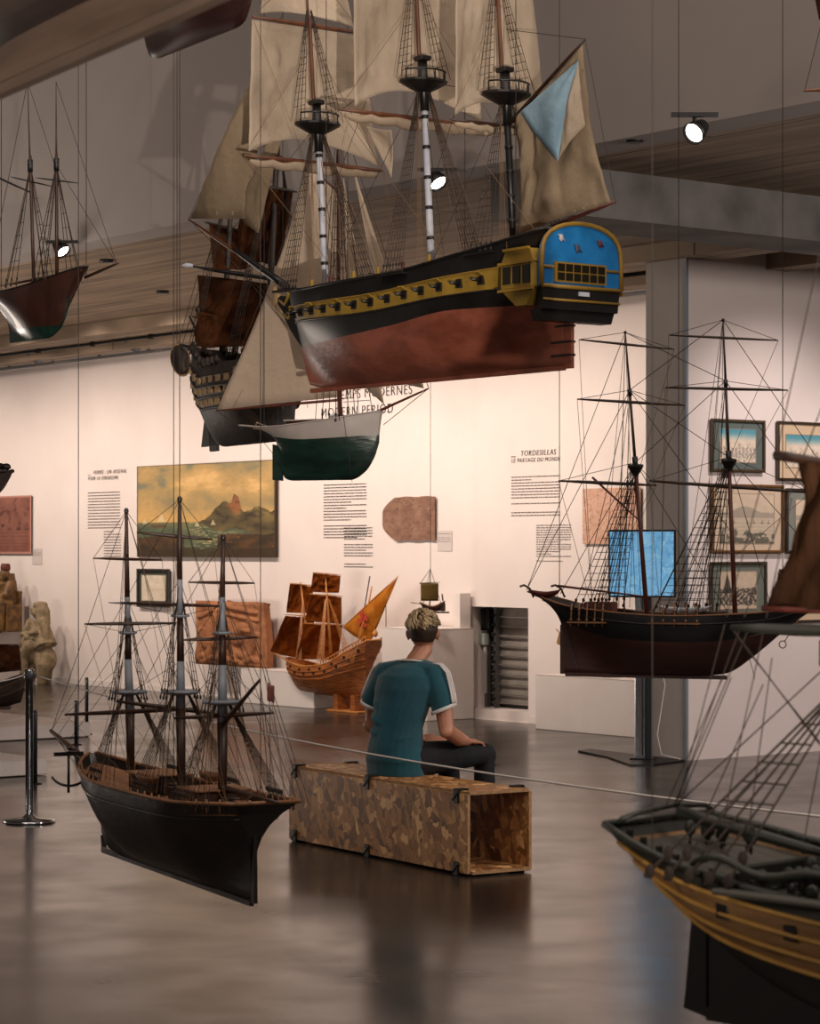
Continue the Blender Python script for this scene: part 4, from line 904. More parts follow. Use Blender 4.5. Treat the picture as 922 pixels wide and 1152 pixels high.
for i in range(6):
    for sd in (1, -1):
        E.lines([((U1, e1t, T1)[i % 3], Vector((e1.x-.06-.025*i, sd*.11, .27)))], M_rig, E.rr*.75, 'backstay'); E.lines([((U2, e2t, T2)[i % 3], Vector((e2.x-.07-.03*i, sd*.13, .25)))], M_rig, E.rr*.75, 'backstay')
for px in (592, 627):
    a = E.L(px+8, 672, -.05); mb = MB(); mb.tube([a, a+Vector((-.012, -.01, .035)), a+Vector((-.03, -.03, .05)), a+Vector((-.04, -.05, .045))], .0045, 6); mb.build('davit', M_spar, E.root)
for (cx_, hh) in ((770, .04), (612, .0)):
    c_ = E.L(cx_, 684, -.06); l_ = .11 if cx_ > 700 else .07; z_ = c_.z
    if cx_ < 700: c_.z = .335
    mb = MB(); mb.grid(lambda u, v: c_+Vector((lerp(-l_, l_, u), .028*math.sin(PI*u)**.6*math.cos(PI*v), .01*(2*u-1)**2-.026*math.sin(PI*v)*math.sin(PI*u)**.4)), 12, 8, thick=.003); mb.build('ship_boat', M_whitemast if cx_ > 700 else M_redmast, E.root)
mb = MB(); mb.box((.15, 0, .275), (.12, .08, .04), bevel=.004); mb.build('deckhouse', M_redmast, E.root)
mb = MB(); mb.box((.62, 0, .245), (.1, .08, .035), bevel=.004); mb.build('hatch', M_dkw, E.root)
c_ = E.L(866, 684, -.03); mb = MB(); mb.ell(c_, (.014, .014, .012), n=10, m=8); mb.tube([c_-Vector((0, 0, .03)), c_+Vector((0, 0, .0))], .005, 6); mb.build('capstan', M_dkw, E.root)
c_ = E.L(880, 725, -.11); mb = MB(); mb.tube([E.L(843, 716, -.12), E.L(862, 712, -.12), E.L(897, 715, -.12)], .0022, 5); mb.tube([E.L(898, 697, -.11), E.L(882, 722, -.12)], .002, 5)
mb.tube([c_+Vector((.014*math.cos(a), 0, .014*math.sin(a))) for a in [PI*i/6 for i in range(13)]], .0022, 5); mb.build('anchor', M_rig2, E.root)
E.wires([(E.L(629, 665), 'the stern of the brig before the pier'), (E.L(763, 690, .12), 'the middle of the brig before the pier'), (E.L(880, 690, .05), 'the bow of the brig before the pier')], '')
E.lines([(E.L(626, 668, -.02), E.L(649, 752, -.02)), (E.L(829, 690, -.14), E.L(849, 764, -.02)), (E.L(763, 692, -.14), E.L(763, 757, -.02))], M_wire, .0014, 'hull_sling')
# ---------------- F: big dark ship at lower right, seen over its stern quarter
M_fplank = mat('worn_brown_planks', '#6a4b2e', .5, col2='#96714a', scale=7, stretch=(.5, 1, 5), bump=.3, bscale=20)
M_fyel = mat('worn_yellow_stripe', '#a87c38', .5, col2='#c29448', scale=10)
M_fgr = mat('dark_green_black', '#1b1d18', .5, col2='#2b2c24', scale=9)
M_fdeck = mat('grey_green_deck', '#35332d', .6, col2='#4b483f', scale=10, stretch=(.3, 5, 1))
Fs = Ship('large_merchantman_model', 'large dark wooden ship model with yellow stripes cut off by the lower right corner', (800, 1135), 3.87, (884, 1194), 3.46)
ang = math.radians(-47); Fs.h = Vector((math.cos(ang), math.sin(ang), 0)); Fs.lat = Vector((-Fs.h.y, Fs.h.x, 0)); Fs.root.rotation_euler = (0, 0, ang)
Fs.hull((0.0, 1.35), (-.13, 1.5), [(0, .16), (.04, .12), (.1, .07), (.2, .03), (.35, .0), (1, 0)], [(0, .335), (.06, .315), (.16, .285), (.45, .25), (.8, .27), (1, .33)], [(0, .145), (.08, .195), (.25, .245), (.6, .26), (.9, .16), (1, .01)],
        [(0, .62), (.08, .8), (.25, .8), (.5, .75), (.85, .9), (1, 1)], aa=[(0, 1.25), (.3, 2.0), (.7, 2.4), (1, 1.3)], rs=1.3, rb=1.0, tumble=.05,
        bands=[(lambda t: interp([(0, .19), (.2, .150), (.6, .12), (1, .16)], t), 0), (lambda t: Fs.sheerf(t)-.024, 1), (lambda t: 9, 2)], mats=[M_blk, M_fplank, M_fgr], nt=60)
Fs.deck(M_fdeck, .035, t0=.0); Fs.strip(M_fgr, 1, .008, 'rail', stern=True)
for q, dz_ in enumerate((-.028, -.06, -.095, -.125)):
    Fs.strip(M_fyel, 1, .0045, 'yellow_wale', zf=lambda t, d=dz_: Fs.sheerf(t)+d*(1-.15*q*0), out=.003, t0=.005)
plate(Fs, [(0, -.015), (.55, -.015), (.55, .05), (.25, .06), (.0, .17)], .014, M_blk, 'deadwood')
plate(Fs, [(-.06, -.005), (-.006, -.015), (-.006, .16), (-.04, .17), (-.055, .03)], .016, M_blk, 'rudder'); plate(Fs, [(-.006, -.02), (1.35, -.02), (1.35, .004), (-.006, .004)], .018, M_blk, 'keel')
# black slab painted as shade in the waist, poop deck edge with curl, hatch grating
mb = MB(); mb.box((.52, 0, .222), (.52, .30, .012)); mb.build('painted_waist_shadow', M_blk, Fs.root)
mb = MB(); mb.box((.52, .0, .240), (.2, .17, .03), bevel=.004); hg = mb.build('hatch', M_fgr, Fs.root)
mb = MB(); mb.box((.52, 0, .258), (.17, .14, .008), bevel=.002); mb.build('hatch_cover', mat('pale_canvas', '#8b8170', .7, col2='#9d927e', scale=20, stretch=(8, .5, 1)), hg)
mb = MB(); mb.box((.22, 0, .272), (.012, .40, .05), bevel=.004); mb.build('poop_bulkhead', M_fgr, Fs.root)
for sd in (1, -1):
    mb = MB(); q_ = [Vector((lerp(.16, .46, i/10), sd*.235, .30+.02*math.sin(i*.9)*math.exp(-i*.15))) for i in range(11)]; mb.tube(q_, .007, 6); mb.build('bulwark_cap', M_fgr, Fs.root)
    mb = MB(); mb.box((.40, sd*.262, .262), (.34, .03, .010), bevel=.003); mb.build('channel', M_fdeck, Fs.root)
    for q in range(4):
        p = Fs.P(.2+q*.1, .78, sd); mb = MB(); mb.box(p, (.030, .008, .026), rot=(0, 0, sd*.12), bevel=.002); mb.build('gunport', M_blk, Fs.root)
for q in range(24):
    t = .0+.03*q; 
    for sd in (1, -1):
        p = Fs.P(t, 1, sd); mb = MB(); mb.box((p.x+.006, p.y-sd*.026, p.z-.008), (.008, .010, .03)); mb.build('bulwark_post', M_fgr, Fs.root)
mb = MB(); mb.tube([Fs.P(0, 1, -1)+Vector((.02, .02, .01)), Vector((-.10, -.08, .355)), Vector((-.11, .02, .36)), Vector((-.10, .10, .355)), Fs.P(0, 1, 1)+Vector((.03, -.02, .01))], .005, 6); mb.build('taffrail', M_fgr, Fs.root)
rr_ = random.Random(3)
def blocks(base, n, sp, name='block_and_deadeye'):
    for _ in range(n):
        c_ = Vector(base)+Vector((rr_.uniform(-1, 1)*sp[0], rr_.uniform(-1, 1)*sp[1], rr_.uniform(0, 1)*sp[2])); mb = MB(); mb.ell(c_, (.013, .009, .014), n=9, m=7); mb.tube([c_-Vector((0, 0, .03)), c_+Vector((0, 0, .014))], .003, 5); mb.build(name, M_fgr, Fs.root)
blocks((-.02, .03, .31), 9, (.04, .05, .02)); blocks((.30, -.10, .26), 22, (.09, .10, .035)); blocks((.08, .0, .31), 3, (.02, .02, .02)); 
# masts (mostly right of the frame), spars and the dark sail
mzb = Vector((.32, 0, .25)); mzt = Vector((.31, 0, .67)); Fs.mast([(mzb, mzt, .016, .013, M_gwhite), (mzt-Vector((0, 0, .04)), mzt+Vector((.05, 0, .9)), .011, .006, M_spar)])
Fs.top(mzt-Vector((0, 0, .03)), .05, .06, M_blk); mb = MB(); mb.tube([mzt-Vector((0, 0, .07)), mzt+Vector((0, 0, .07))], .02, 8); mb.build('mast_cap', M_blk, Fs.root)
Fs.mast([(Vector((.85, 0, .2)), Vector((.84, 0, .85)), .02, .016, M_spar), (Vector((.83, 0, .8)), Vector((.8, 0, 1.7)), .012, .007, M_spar)])
Fs.spar(Fs.L(764, 914), Fs.L(948, 966), .013, M_fgr, 'boom', mid=False)
Fs.spar(Fs.L(822, 706, -.05), Fs.L(990, 712, .0), .011, M_fgr, 'crossjack_yard'); Fs.spar(Fs.L(872, 512), Fs.L(990, 530), .009, M_spar, 'gaff', mid=False)
M_dsail = sailmat('dark_brown_sail', '#281b15', '#4c3424', .2, sc=6, seams=3)
gaffsail(Fs, [Fs.L(985, 530), Fs.L(898, 517), Fs.L(861, 683), Fs.L(985, 690)], (0, -.03, 0), M_dsail, name='dark_gaff_sail', lee=-.04, wr=.012)
Fs.spar(Fs.L(858, 684), Fs.L(990, 690), .006, M_redmast, 'sail_boom', mid=False)
Fs.shrouds(mzt-Vector((0, 0, .07)), (.07, .25), .262, .27, n=5, every=.032, r=.0022, eye=.013, topw=.02)
Fs.shrouds(Vector((.84, 0, .8)), (.62, .84), .275, .265, n=5, every=.04, r=.0022, eye=.013, topw=.02)
tf = Fs.L(758, 908)
for (a, b) in (((758, 905), (845, 700)), ((762, 908), (822, 762)), ((748, 908), (812, 764)), ((795, 912), (858, 770)), ((800, 925), (922, 800)), ((828, 716), (922, 835)), ((838, 960), (868, 740)), ((760, 912), (856, 545)), ((812, 930), (890, 560)), ((905, 940), (936, 780))):
    Fs.lines([(Fs.L(a[0], a[1]), Fs.L(b[0], b[1]))], M_rig, .0013, 'stay')
Fs.lines([(Fs.L(823, 707, -.05), Fs.L(922, 838)), (mzt, tf), (mzt+Vector((-.02, 0, .5)), tf), (Fs.L(873, 512), mzt+Vector((-.02, 0, .85))), (mzt+Vector((0, 0, .1)), Vector((.85, 0, .3)))], M_rig, .0014, 'stay')
Fs.wires([(Fs.P(.1, 1, -1), 'the stern of the large dark ship at lower right'), (Fs.P(.3, 1, 1), 'the large dark ship at lower right, beside its dark sail')], '')

# ---------------- J: wooden galleon with a red cross, standing at the wall
M_gal = mat('honey_brown_wood', '#6b3512', .45, col2='#a35f25', scale=16, stretch=(.4, 1, 5), bump=.3, bscale=30)
M_gal2 = mat('light_honey_wood', '#a9682f', .45, col2='#c48646', scale=14)
M_osail = sailmat('rust_brown_sail', '#6a3213', '#97501f', .3, sc=4, seams=8)
M_ysail = sailmat('ochre_lateen', '#b0641f', '#c98433', .3, sc=8, seams=4)
J = Ship('galleon_model', 'honey-brown wooden galleon model with rust sails standing on the floor against the wall', (412, 782), 21.75, (330, 780), 22.65)
J.o.z += 0; L = J.len
# tilt of the scene plane: the model stands on its cradle
zb0 = .150; J.o.z = zb0; J.root.location.z = zb0
J.hull((.0, L-.0), (-.16, L+.12), [(0, .0), (.85, 0), (1, .08)], [(0, .60), (.2, .47), (.45, .33), (.7, .30), (.85, .33), (1, .37)], [(0, .13), (.2, .18), (.5, .2), (.8, .16), (.93, .1), (1, .02)],
       [(0, 2.8), (.15, 1.3), (.4, .6), (.8, .7), (1, 1)], aa=[(0, 1.3), (.4, 2.3), (1, 1.6)], rs=2.2, rb=1.0, tumble=.18, mats=[M_gal])
J.deck(M_gal2, .05); J.strip(M_gal2, 1, .009, 'rail', stern=True)
for v in (.55, .68, .8): J.strip(M_gal, v, .008, 'wale')
for sd in (1, -1):
    for q in range(14):
        t = .06+q*.065; p = J.P(t, .74 if q % 2 else .88, sd); mb = MB(); mb.box(p, (.03, .014, .028)); mb.build('gunport', M_blk, J.root)
    for q in range(16):
        t = .01+q*.03; p = J.P(t, 1, sd); mb = MB(); mb.box((p.x, p.y, p.z+.02), (.008, .008, .05)); mb.build('baluster', M_gal2, J.root)
    mb = MB(); mb.tube([J.P(.01+.03*q, 1, sd)+Vector((0, 0, .046)) for q in range(16)], .007, 5); mb.build('balustrade_rail', M_gal2, J.root)
mb = MB(); mb.lathe([(.01, 0), (.028, .02), (.028, .05), (.01, .07), (.004, .09)], c=(-.15, 0, .63), n=8); mb.build('stern_lantern', M_gal2, J.root)
for x in (.12, .42):
    mb = MB(); mb.prism([(x-.045, -.135), (x+.045, -.135), (x+.03, .03), (x-.03, .03)], -.09, .09, M=YX); mb.build('cradle_support', M_gal, J.root)
mb = MB(); mb.box((.27, 0, -.14), (.56, .24, .02), bevel=.004); mb.build('cradle_base', M_gal2, J.root)
jm = [(J.L(348, 738), J.L(338, 655)), (J.L(372, 735), J.L(366, 648)), (J.L(406, 728), J.L(418, 660))]
for a, b in jm: J.mast([(a, b, .016, .008, M_gal2)])
def jq(pts, oo, b_, nm, sd_): J.quad_sail([J.L(x, y, o_) for (x, y), o_ in zip(pts, oo)], b_, M_osail, nm, seed=sd_, wr=.02, thick=.003)
jq([(326, 657), (352, 660), (351, 690), (322, 689)], (.1, -.1, -.1, .1), (.08, .04, 0), 'fore_topsail', 31)
jq([(321, 693), (354, 695), (345, 742), (304, 733)], (.14, -.14, -.14, .14), (.12, .05, 0), 'fore_course', 32)
jq([(352, 645), (383, 648), (381, 667), (349, 666)], (.1, -.1, -.1, .1), (.06, .04, 0), 'main_topgallant', 33)
jq([(350, 669), (384, 672), (384, 702), (343, 698)], (.14, -.14, -.14, .14), (.10, .05, 0), 'main_topsail', 34)
jq([(342, 702), (385, 704), (380, 742), (333, 742)], (.18, -.18, -.18, .18), (.12, .05, 0), 'main_course', 35)
lat = [J.L(447, 650), J.L(386, 706), J.L(415, 726)]
J.tri_sail(lat[0], lat[1], lat[2], (0, .05, 0), M_ysail, 'lateen_sail', seed=36, wr=.006, hollow=-.02)
# red cross pattee on the lateen
cc = J.L(413, 697)+Vector((0, .055, 0)); ux = Vector((-1, 0, .25)).normalized(); uz = Vector((.25, 0, 1)).normalized()
mb = MB()
for a in range(4):
    c_, s_ = math.cos(a*PI/2+.1), math.sin(a*PI/2+.1); d1 = ux*c_+uz*s_; d2 = ux*-s_+uz*c_
    P4 = [cc+d1*.012-d2*.010, cc+d1*.085-d2*.045, cc+d1*.085+d2*.045, cc+d1*.012+d2*.010]; vs = [p for p in P4]+[p+Vector((0, .004, 0)) for p in P4]
    mb.add(vs, [(0, 1, 2, 3), (7, 6, 5, 4), (0, 4, 5, 1), (1, 5, 6, 2), (2, 6, 7, 3), (3, 7, 4, 0)])
mb.build('red_cross', mat('cross_red', '#a8331c', .8), J.root)
J.spar(J.L(384, 707), J.L(448, 648), .008, M_gal2, 'lateen_yard'); J.spar(J.L(326, 745), J.L(304, 732), .010, M_gal2, 'bowsprit', mid=False)
for (a, b) in (((325, 656), (353, 659)), ((319, 691), (355, 694)), ((351, 644), (384, 647)), ((348, 668), (386, 671)), ((341, 701), (387, 703))):
    J.spar(J.L(*a, .14), J.L(*b, -.14), .007, M_gal2, 'yard')
for q in range(10): J.lines([(jm[q % 3][1].lerp(jm[q % 3][0], .25), Vector((jm[q % 3][0].x-.1+.03*(q//3), .18, .36)))], M_gal2, .003, 'stay')
J.shrouds(jm[1][1].lerp(jm[1][0], .3), (jm[1][0].x-.14, jm[1][0].x-.02), .19, .36, n=5, m=M_gal2, every=.045, r=.003); 
mb = MB(); mb.tube([J.L(434, 722), J.L(434, 672)], .004, 6); mb.build('flagstaff', M_rig, J.root); mb = MB(); mb.tube([J.L(407, 700), J.L(416, 648)], .006, 6); mb.build('mizzen_pole', M_rig, J.root)
J.root.location.z -= 0; 
base_z = J.root.location.z-.11
J.root.location.z = .150

# ---------------- K: little square-sailed boat beyond the visitor
K = Ship('small_boat_model', 'tiny square-sailed boat model above the tall white plinth behind the person', (476, 688), 20.6, (497, 690), 20.6)
L = K.len; kk = 18.6/F
K.hull((-.01, L+.01), (-.04, L+.03), [(0, .01), (.5, 0), (1, .01)], [(0, .09), (.5, .05), (1, .10)], [(0, .03), (.5, .05), (1, .02)], [(0, 1), (1, 1)], mats=[M_dkw]); K.deck(M_dwood, .01, nt=8); K.strip(M_dwood, 1, .006, 'rail')
K.mast([(K.L(483, 690), K.L(484, 638), .007, .004, M_blk)]); mb = MB(); mb.grid(lambda u, v: K.L(473+20*u, 676-20*v)+Vector((0, -.03*math.sin(PI*u), 0)), 6, 6, thick=.003); mb.build('square_sail', sailmat('olive_sail', '#59482a', '#7a6438', .3), K.root)
K.spar(K.L(471, 656), K.L(495, 655), .004, M_blk, 'yard'); K.spar(K.L(462, 678), K.L(478, 680), .004, M_blk, 'oar', mid=False); K.lines([(K.L(484, 640), K.L(475, 684)), (K.L(484, 640), K.L(498, 686)), (K.L(484, 640), K.L(472, 657))], M_rig, .0025)
mb = MB(); mb.box(K.L(498, 683), (.05, .05, .08), bevel=.01); mb.build('stern_castle', M_dkw, K.root); mb = MB(); mb.box((L/2, 0, -.008), (L+.14, .1, .014)); mb.build('stand', M_dkw, K.root)
mb = MB(); mb.tube([K.L(498, 676), K.L(497, 668)], .007, 6); mb.build('post', M_dkw, K.root)
for px in (484,):
    a = K.world(K.L(px, 638)); mb = MB(); mb.tube([(0, 0, 0), (0, 0, 4.0-a.z)], .003, 5); tag(mb.build('suspension_wire', M_wire, loc=a), 'very fine wire holding the tiny square-sailed boat', 'wire', 'thin wires the ship models hang from')

# ---------------- N: bowsprit and jib of a ship hanging just outside the top right of the frame
Nn = Ship('edge_ship_model', 'tan bowsprit tip and dark sail edge of a ship at the top right edge', (1150, 190), 9.0, (985, 185), 8.8)
L = Nn.len
Nn.hull((0, L), (-.1, L+.12), [(0, 0), (.85, 0), (1, .08)], [(0, .34), (.5, .27), (1, .32)], [(0, .1), (.5, .14), (.9, .08), (1, .01)], [(0, 2.5), (.5, .8), (1, 1.2)], mats=[M_gh]); Nn.deck(M_deck, .02, nt=12); Nn.strip(M_blk, 1, .005, 'rail')
Nn.spar(Nn.L(985, 98), Nn.L(904, 102), .010, mat('tan_spar', '#8a5a3a', .5), 'bowsprit', mid=False); Nn.spar(Nn.L(1040, 90), Nn.L(1040, -120), .012, M_spar, 'mast', mid=False)
Nn.tri_sail(Nn.L(905, -60), Nn.L(921, 22), Nn.L(1020, 60), (0, .02, 0), M_dsail, 'jib', seed=61); Nn.lines([(Nn.L(905, 101), Nn.L(930, 0)), (Nn.L(930, 0), Nn.L(1040, -120))])
# ============================================================ THINGS ON THE WALLS AND PLINTHS
SANG = math.atan2(NY, NX)
def wall_rect(x0, y0, x1, y1, n=NW-.0, off=0.012):
    """rect in the photo -> centre, width, height on the back wall"""
    ym = (y0+y1)/2; xm = (x0+x1)/2
    s0, _ = on_wall(x0, ym, n-off); s1, _ = on_wall(x1, ym, n-off); _, za_ = on_wall(xm, y0, n-off); _, zb_ = on_wall(xm, y1, n-off)
    return WT((s0+s1)/2, n-off, (za_+zb_)/2), abs(s1-s0), abs(za_-zb_), WANG
def side_rect(x0, y0, x1, y1, off=.02):
    ym = (y0+y1)/2; xm = (x0+x1)/2
    n0, _ = on_side(x0, ym, SP+off); n1, _ = on_side(x1, ym, SP+off); _, za_ = on_side(xm, y0, SP+off); _, zb_ = on_side(xm, y1, SP+off)
    return WT(SP+off, (n0+n1)/2, (za_+zb_)/2), abs(n1-n0), abs(za_-zb_), SANG
def picture(name, fn, w, h, nu, nv, y=0.0, parent=None, m=None, outline=None, loc=None, rz=None):
    """a painted sheet: fn(u,v) -> sRGB triple, as vertex colours on a fine grid"""
    mb = MB(); cols = []
    for i in range(nu+1):
        for j in range(nv+1):
            u, v = i/nu, j/nv; p = outline(u, v) if outline else (u, v); mb.v.append(((p[0]-.5)*w, y, (p[1]-.5)*h)); cols.append(lin([min(1, max(0, c)) for c in fn(u, v)]))
    for i in range(nu):
        for j in range(nv):
            a = i*(nv+1)+j; mb.f.append((a, a+nv+1, a+nv+2, a+1)); mb.mi.append(0); mb.sm.append(False)
    # back sheet and edges so the sheet has a thickness
    b0 = len(mb.v); cn = [0, nu*(nv+1), nu*(nv+1)+nv, nv]
    for c in cn: mb.v.append((mb.v[c][0], y+.008, mb.v[c][2])); cols.append(lin((.3, .25, .2)))
    mb.f.append((b0+3, b0+2, b0+1, b0)); mb.mi.append(0); mb.sm.append(False)
    for k_ in range(4):
        a, b = k_, (k_+1) % 4; mb.f.append((cn[b], cn[a], b0+a, b0+b)); mb.mi.append(0); mb.sm.append(False)
    o = mb.build(name, m or mat('painted_sheet', '#ffffff', .7, attr='Col'), parent, cols=cols)
    if loc is not None: o.location = loc; o.rotation_euler = (0, 0, rz)
    return o
def mix(a, b, t): t = min(1, max(0, t)); return tuple(x+(y-x)*t for x, y in zip(a, b))
def sm(a, b, x): t = min(1, max(0, (x-a)/(b-a))); return t*t*(3-2*t)
def hx(s): return tuple(int(s[i:i+2], 16)/255 for i in (0, 2, 4))
# --- the large old seascape
def seascape(u, v):
    n1 = fbm(u*3.2, v*3.2, 1); n2 = fbm(u*9, v*11, 4); n3 = fbm(u*30, v*34, 7, 4)
    sky = mix(hx('c79f62'), hx('8a7a55'), .5+1.3*n1); sky = mix(sky, hx('5b6a62'), sm(.0, .35, n1+.35*n2)*.9*sm(.45, .9, v)*(1.2-.5*u)); sky = mix(sky, hx('dcb377'), sm(.12, .5, -n1+.3*n2)*.8)
    sky = mix(sky, hx('d6a761'), sm(.62, .42, v)*.65); c = mix(sky, hx('6a5a3c'), .25*n3+.05)
    hz = .375
    if v < hz+.004:
        sea = mix(hx('5f6547'), hx('3d4636'), .5+n2); wv = math.sin(v*150*(1+v)+fbm(u*6, v*20, 2)*14)
        sea = mix(sea, hx('b9a878'), sm(.55, .95, wv)*sm(.28, .06, abs(u-.52-.3*(hz-v)))*.8); c = mix(sea, hx('8f7c4e'), sm(.3, .38, v)*.4)
    # headland at right
    hl = hz+.13*math.exp(-((u-.66)/.06)**2)+.11*math.exp(-((u-.60)/.08)**2)+.15*math.exp(-((u-.735)/.03)**4)+.10*sm(.62, .75, u)+.045*math.exp(-((u-.88)/.07)**2)+.05*fbm(u*14, 0, 3)+.02*fbm(u*50, 0, 3); lo = .29-.2*sm(.78, 1, u)+.04*fbm(u*9, 1, 2)+.05*sm(.62, .48, u)
    if u > .47 and lo < v < hl:
        c = mix(hx('3d3320'), hx('6b5b38'), .5+n2*1.2+.6*(v-.4)); c = mix(c, hx('8e5531'), sm(.05, .0, abs(u-.735)+.6*abs(v-.55)-.04)*.9); c = mix(c, hx('a58548'), sm(.1, .4, n3+n2)*.6*sm(.36, .5, v)*sm(.7, .8, u)); c = mix(c, hx('2a2014'), sm(.05, .4, -n2-n3*.5)*.6)
    if v < .22+.05*fbm(u*5, 2, 1)+.03*u and (u < .36 or u > .60):
        c = mix(hx('5a3b1e'), hx('2a2013'), .5+n2*1.6); c = mix(c, hx('9a6a34'), sm(.2, .5, n3+n1*.6))
    if v < .10+.04*fbm(u*7, 5, 5): c = mix(c, hx('33240f'), .75)
    for (bx, by, sc_) in ((.19, .385, .03), (.455, .33, .018), (.57, .34, .020), (.06, .36, .02)):
        if abs(u-bx) < sc_*(1-(v-by)/(sc_*3)) and by < v < by+sc_*3: c = mix(c, hx('cdbf97'), .75)
    if abs(u-.17) < .06 and .325 < v < .35: c = mix(c, hx('5a3a24'), .8)
    e = min(u, 1-u, v, 1-v); return mix(hx('3a2c1c'), mix(c, (.0, .0, .0), .0), sm(0, .012, e)*1.0)
loc, w_, h_, rz = wall_rect(154, 521, 309.5, 627, off=.05)
t = empty('seascape_painting', loc, rz, 'large unframed old seascape painting of cloudy sky, sea and rocky headland', 'painting')
picture('painted_canvas', seascape, w_, h_, 230, 150, -.001, t); mb = MB(); mb.box((0, .026, 0), (w_*.996, .035, h_*.996), bevel=.004); mb.build('stretcher', mat('canvas_edge', '#4a3a28', .8), t)
# --- small parchment things
def parchment(c1, c2, c3, sc_=1.0, seed=0):
    def f(u, v):
        n = fbm(u*4*sc_+seed, v*4*sc_, seed); m_ = fbm(u*16*sc_, v*16*sc_+seed, seed+2); c = mix(hx(c1), hx(c2), .5+n*1.3); l = abs(fbm(u*7+seed, v*7, seed+9)); c = mix(c, hx(c3), sm(.035, .0, l)*.65); return mix(c, hx(c3), sm(.15, .5, m_)*.6)
    return f
def hide_outline(u, v):
    x = u
    if u < .25: vv = abs(v-.5)*2; k = (u/.25); w = .30+.70*k**.6; return (u+.0, .5+(v-.5)*w+.0)
    return (u+.004*math.sin(v*22), v+.01*math.sin(u*17))
loc, w_, h_, rz = wall_rect(430, 559, 489, 608, off=.03)
t = tag(picture('portolan_chart', parchment('93705c', '74503f', '452c22', 1.3, 3), w_, h_, 70, 50, 0, outline=hide_outline, loc=loc, rz=rz), 'brown hide-shaped parchment chart mounted alone on the white wall', 'map')
loc, w_, h_, rz = wall_rect(655, 549, 720, 612, off=.03)
t = tag(picture('old_map', parchment('d2a993', 'c29780', '8a5d49', 1.4, 8), w_, h_, 70, 60, 0, loc=loc, rz=rz), 'pinkish antique map on the wall behind the blue screen', 'map')
def figprint(u, v):
    c = mix(hx('8f5d4b'), hx('74453a'), .5+fbm(u*5, v*5, 2)); a = abs(math.sin(u*16))*abs(math.sin(v*11)); 
    if v > .4: c = mix(c, hx('4f2b27'), sm(.35, .9, a*.6+fbm(u*9, v*9, 1)*1.6))
    else: c = mix(c, hx('663630'), .45*(math.sin(v*110) > .2)*(1 if .08 < u < .92 and abs(u-.5) > .02 else 0))
    e = min(u*1.2, (1-u)*1.2, v, 1-v); return mix(hx('b58070'), c, sm(.02, .04, e))
loc, w_, h_, rz = wall_rect(-12, 558, 35, 623, off=.03)
tag(picture('red_print', figprint, w_, h_, 60, 90, 0, loc=loc, rz=rz), 'red-brown illustrated sheet on the wall at the left edge', 'print')
# --- text panels
M_ink = mat('wall_lettering', '#2c2625', .8); M_ink2 = mat('grey_lettering', '#8a7f7a', .8)
def text_obj(s, size, m, parent, x, z, shear=0.0, name='lettering', y=-.002, bold=0.0):
    cu = bpy.data.curves.new(name, 'FONT'); cu.body = s; cu.size = size; cu.extrude = .0012; cu.shear = shear; cu.offset = bold; cu.space_character = 1.18; cu.offset = -.0012
    tmp = bpy.data.objects.new('tmp', cu); C.objects.link(tmp); dg = bpy.context.evaluated_depsgraph_get(); me = bpy.data.meshes.new_from_object(tmp.evaluated_get(dg)); bpy.data.objects.remove(tmp)
    me.materials.clear(); me.materials.append(m); o = bpy.data.objects.new(name, me); C.objects.link(o); o.parent = parent; o.location = (x, y, z); o.rotation_euler = (PI/2, 0, 0); return o
def para(parent, x, z, w, nl, lh, m, seed=0, name='paragraph'):
    r = random.Random(seed); mb = MB()
    for q in range(nl):
        if r.random() < .08 and q: continue
        xx = 0; end = w*(1 if r.random() > .15 else r.uniform(.4, .9))
        while xx < end:
            l = r.uniform(.018, .06); l = min(l, end-xx); mb.box((x+xx+l/2, -.001, z-q*lh), (l, .0012, lh*.30)); xx += l+.010
    o = mb.build(name, m, parent); o['kind'] = 'stuff'; return o
def panel(name, x0, y0, x1, y1, label):
    loc, w_, h_, rz = wall_rect(x0, y0, x1, y1, off=.003); t = empty(name, loc, rz, label, 'wall text'); return t, w_, h_
t, w_, h_ = panel('section_title', 355, 430, 464, 466, 'large black two-line section title on the wall behind the sloop')
pl = lambda x, y: on_wall(x, y, NW-.003)
def place_text(t, s_, x0, ybase, x1, m, shear=0, nm='lettering', bold=0.0):
    sx0, z0 = pl(x0, ybase); sx1, _ = pl(x1, ybase); c = Vector(t.location); cs = c.x*TX+c.y*TY; o = text_obj(s_, .1, m, t, sx0-cs, z0-c.z, shear, nm, bold=bold); wd = max(v.co.x for v in o.data.vertices)-min(v.co.x for v in o.data.vertices); k_ = (sx1-sx0)/wd; o.scale = (k_, k_, 1); return o
place_text(t, 'TEMPS MODERNES', 377, 450, 463, M_ink); place_text(t, 'MODERN PERIOD', 361, 470, 441, M_ink)
mb = MB(); s0, z0 = pl(386, 452.5); s1, _ = pl(416, 452.5); c = Vector(t.location); cs = c.x*TX+c.y*TY; mb.box(((s0+s1)/2-cs, -.001, z0-c.z), (s1-s0, .0015, .006)); mb.build('rule', M_ink, t)
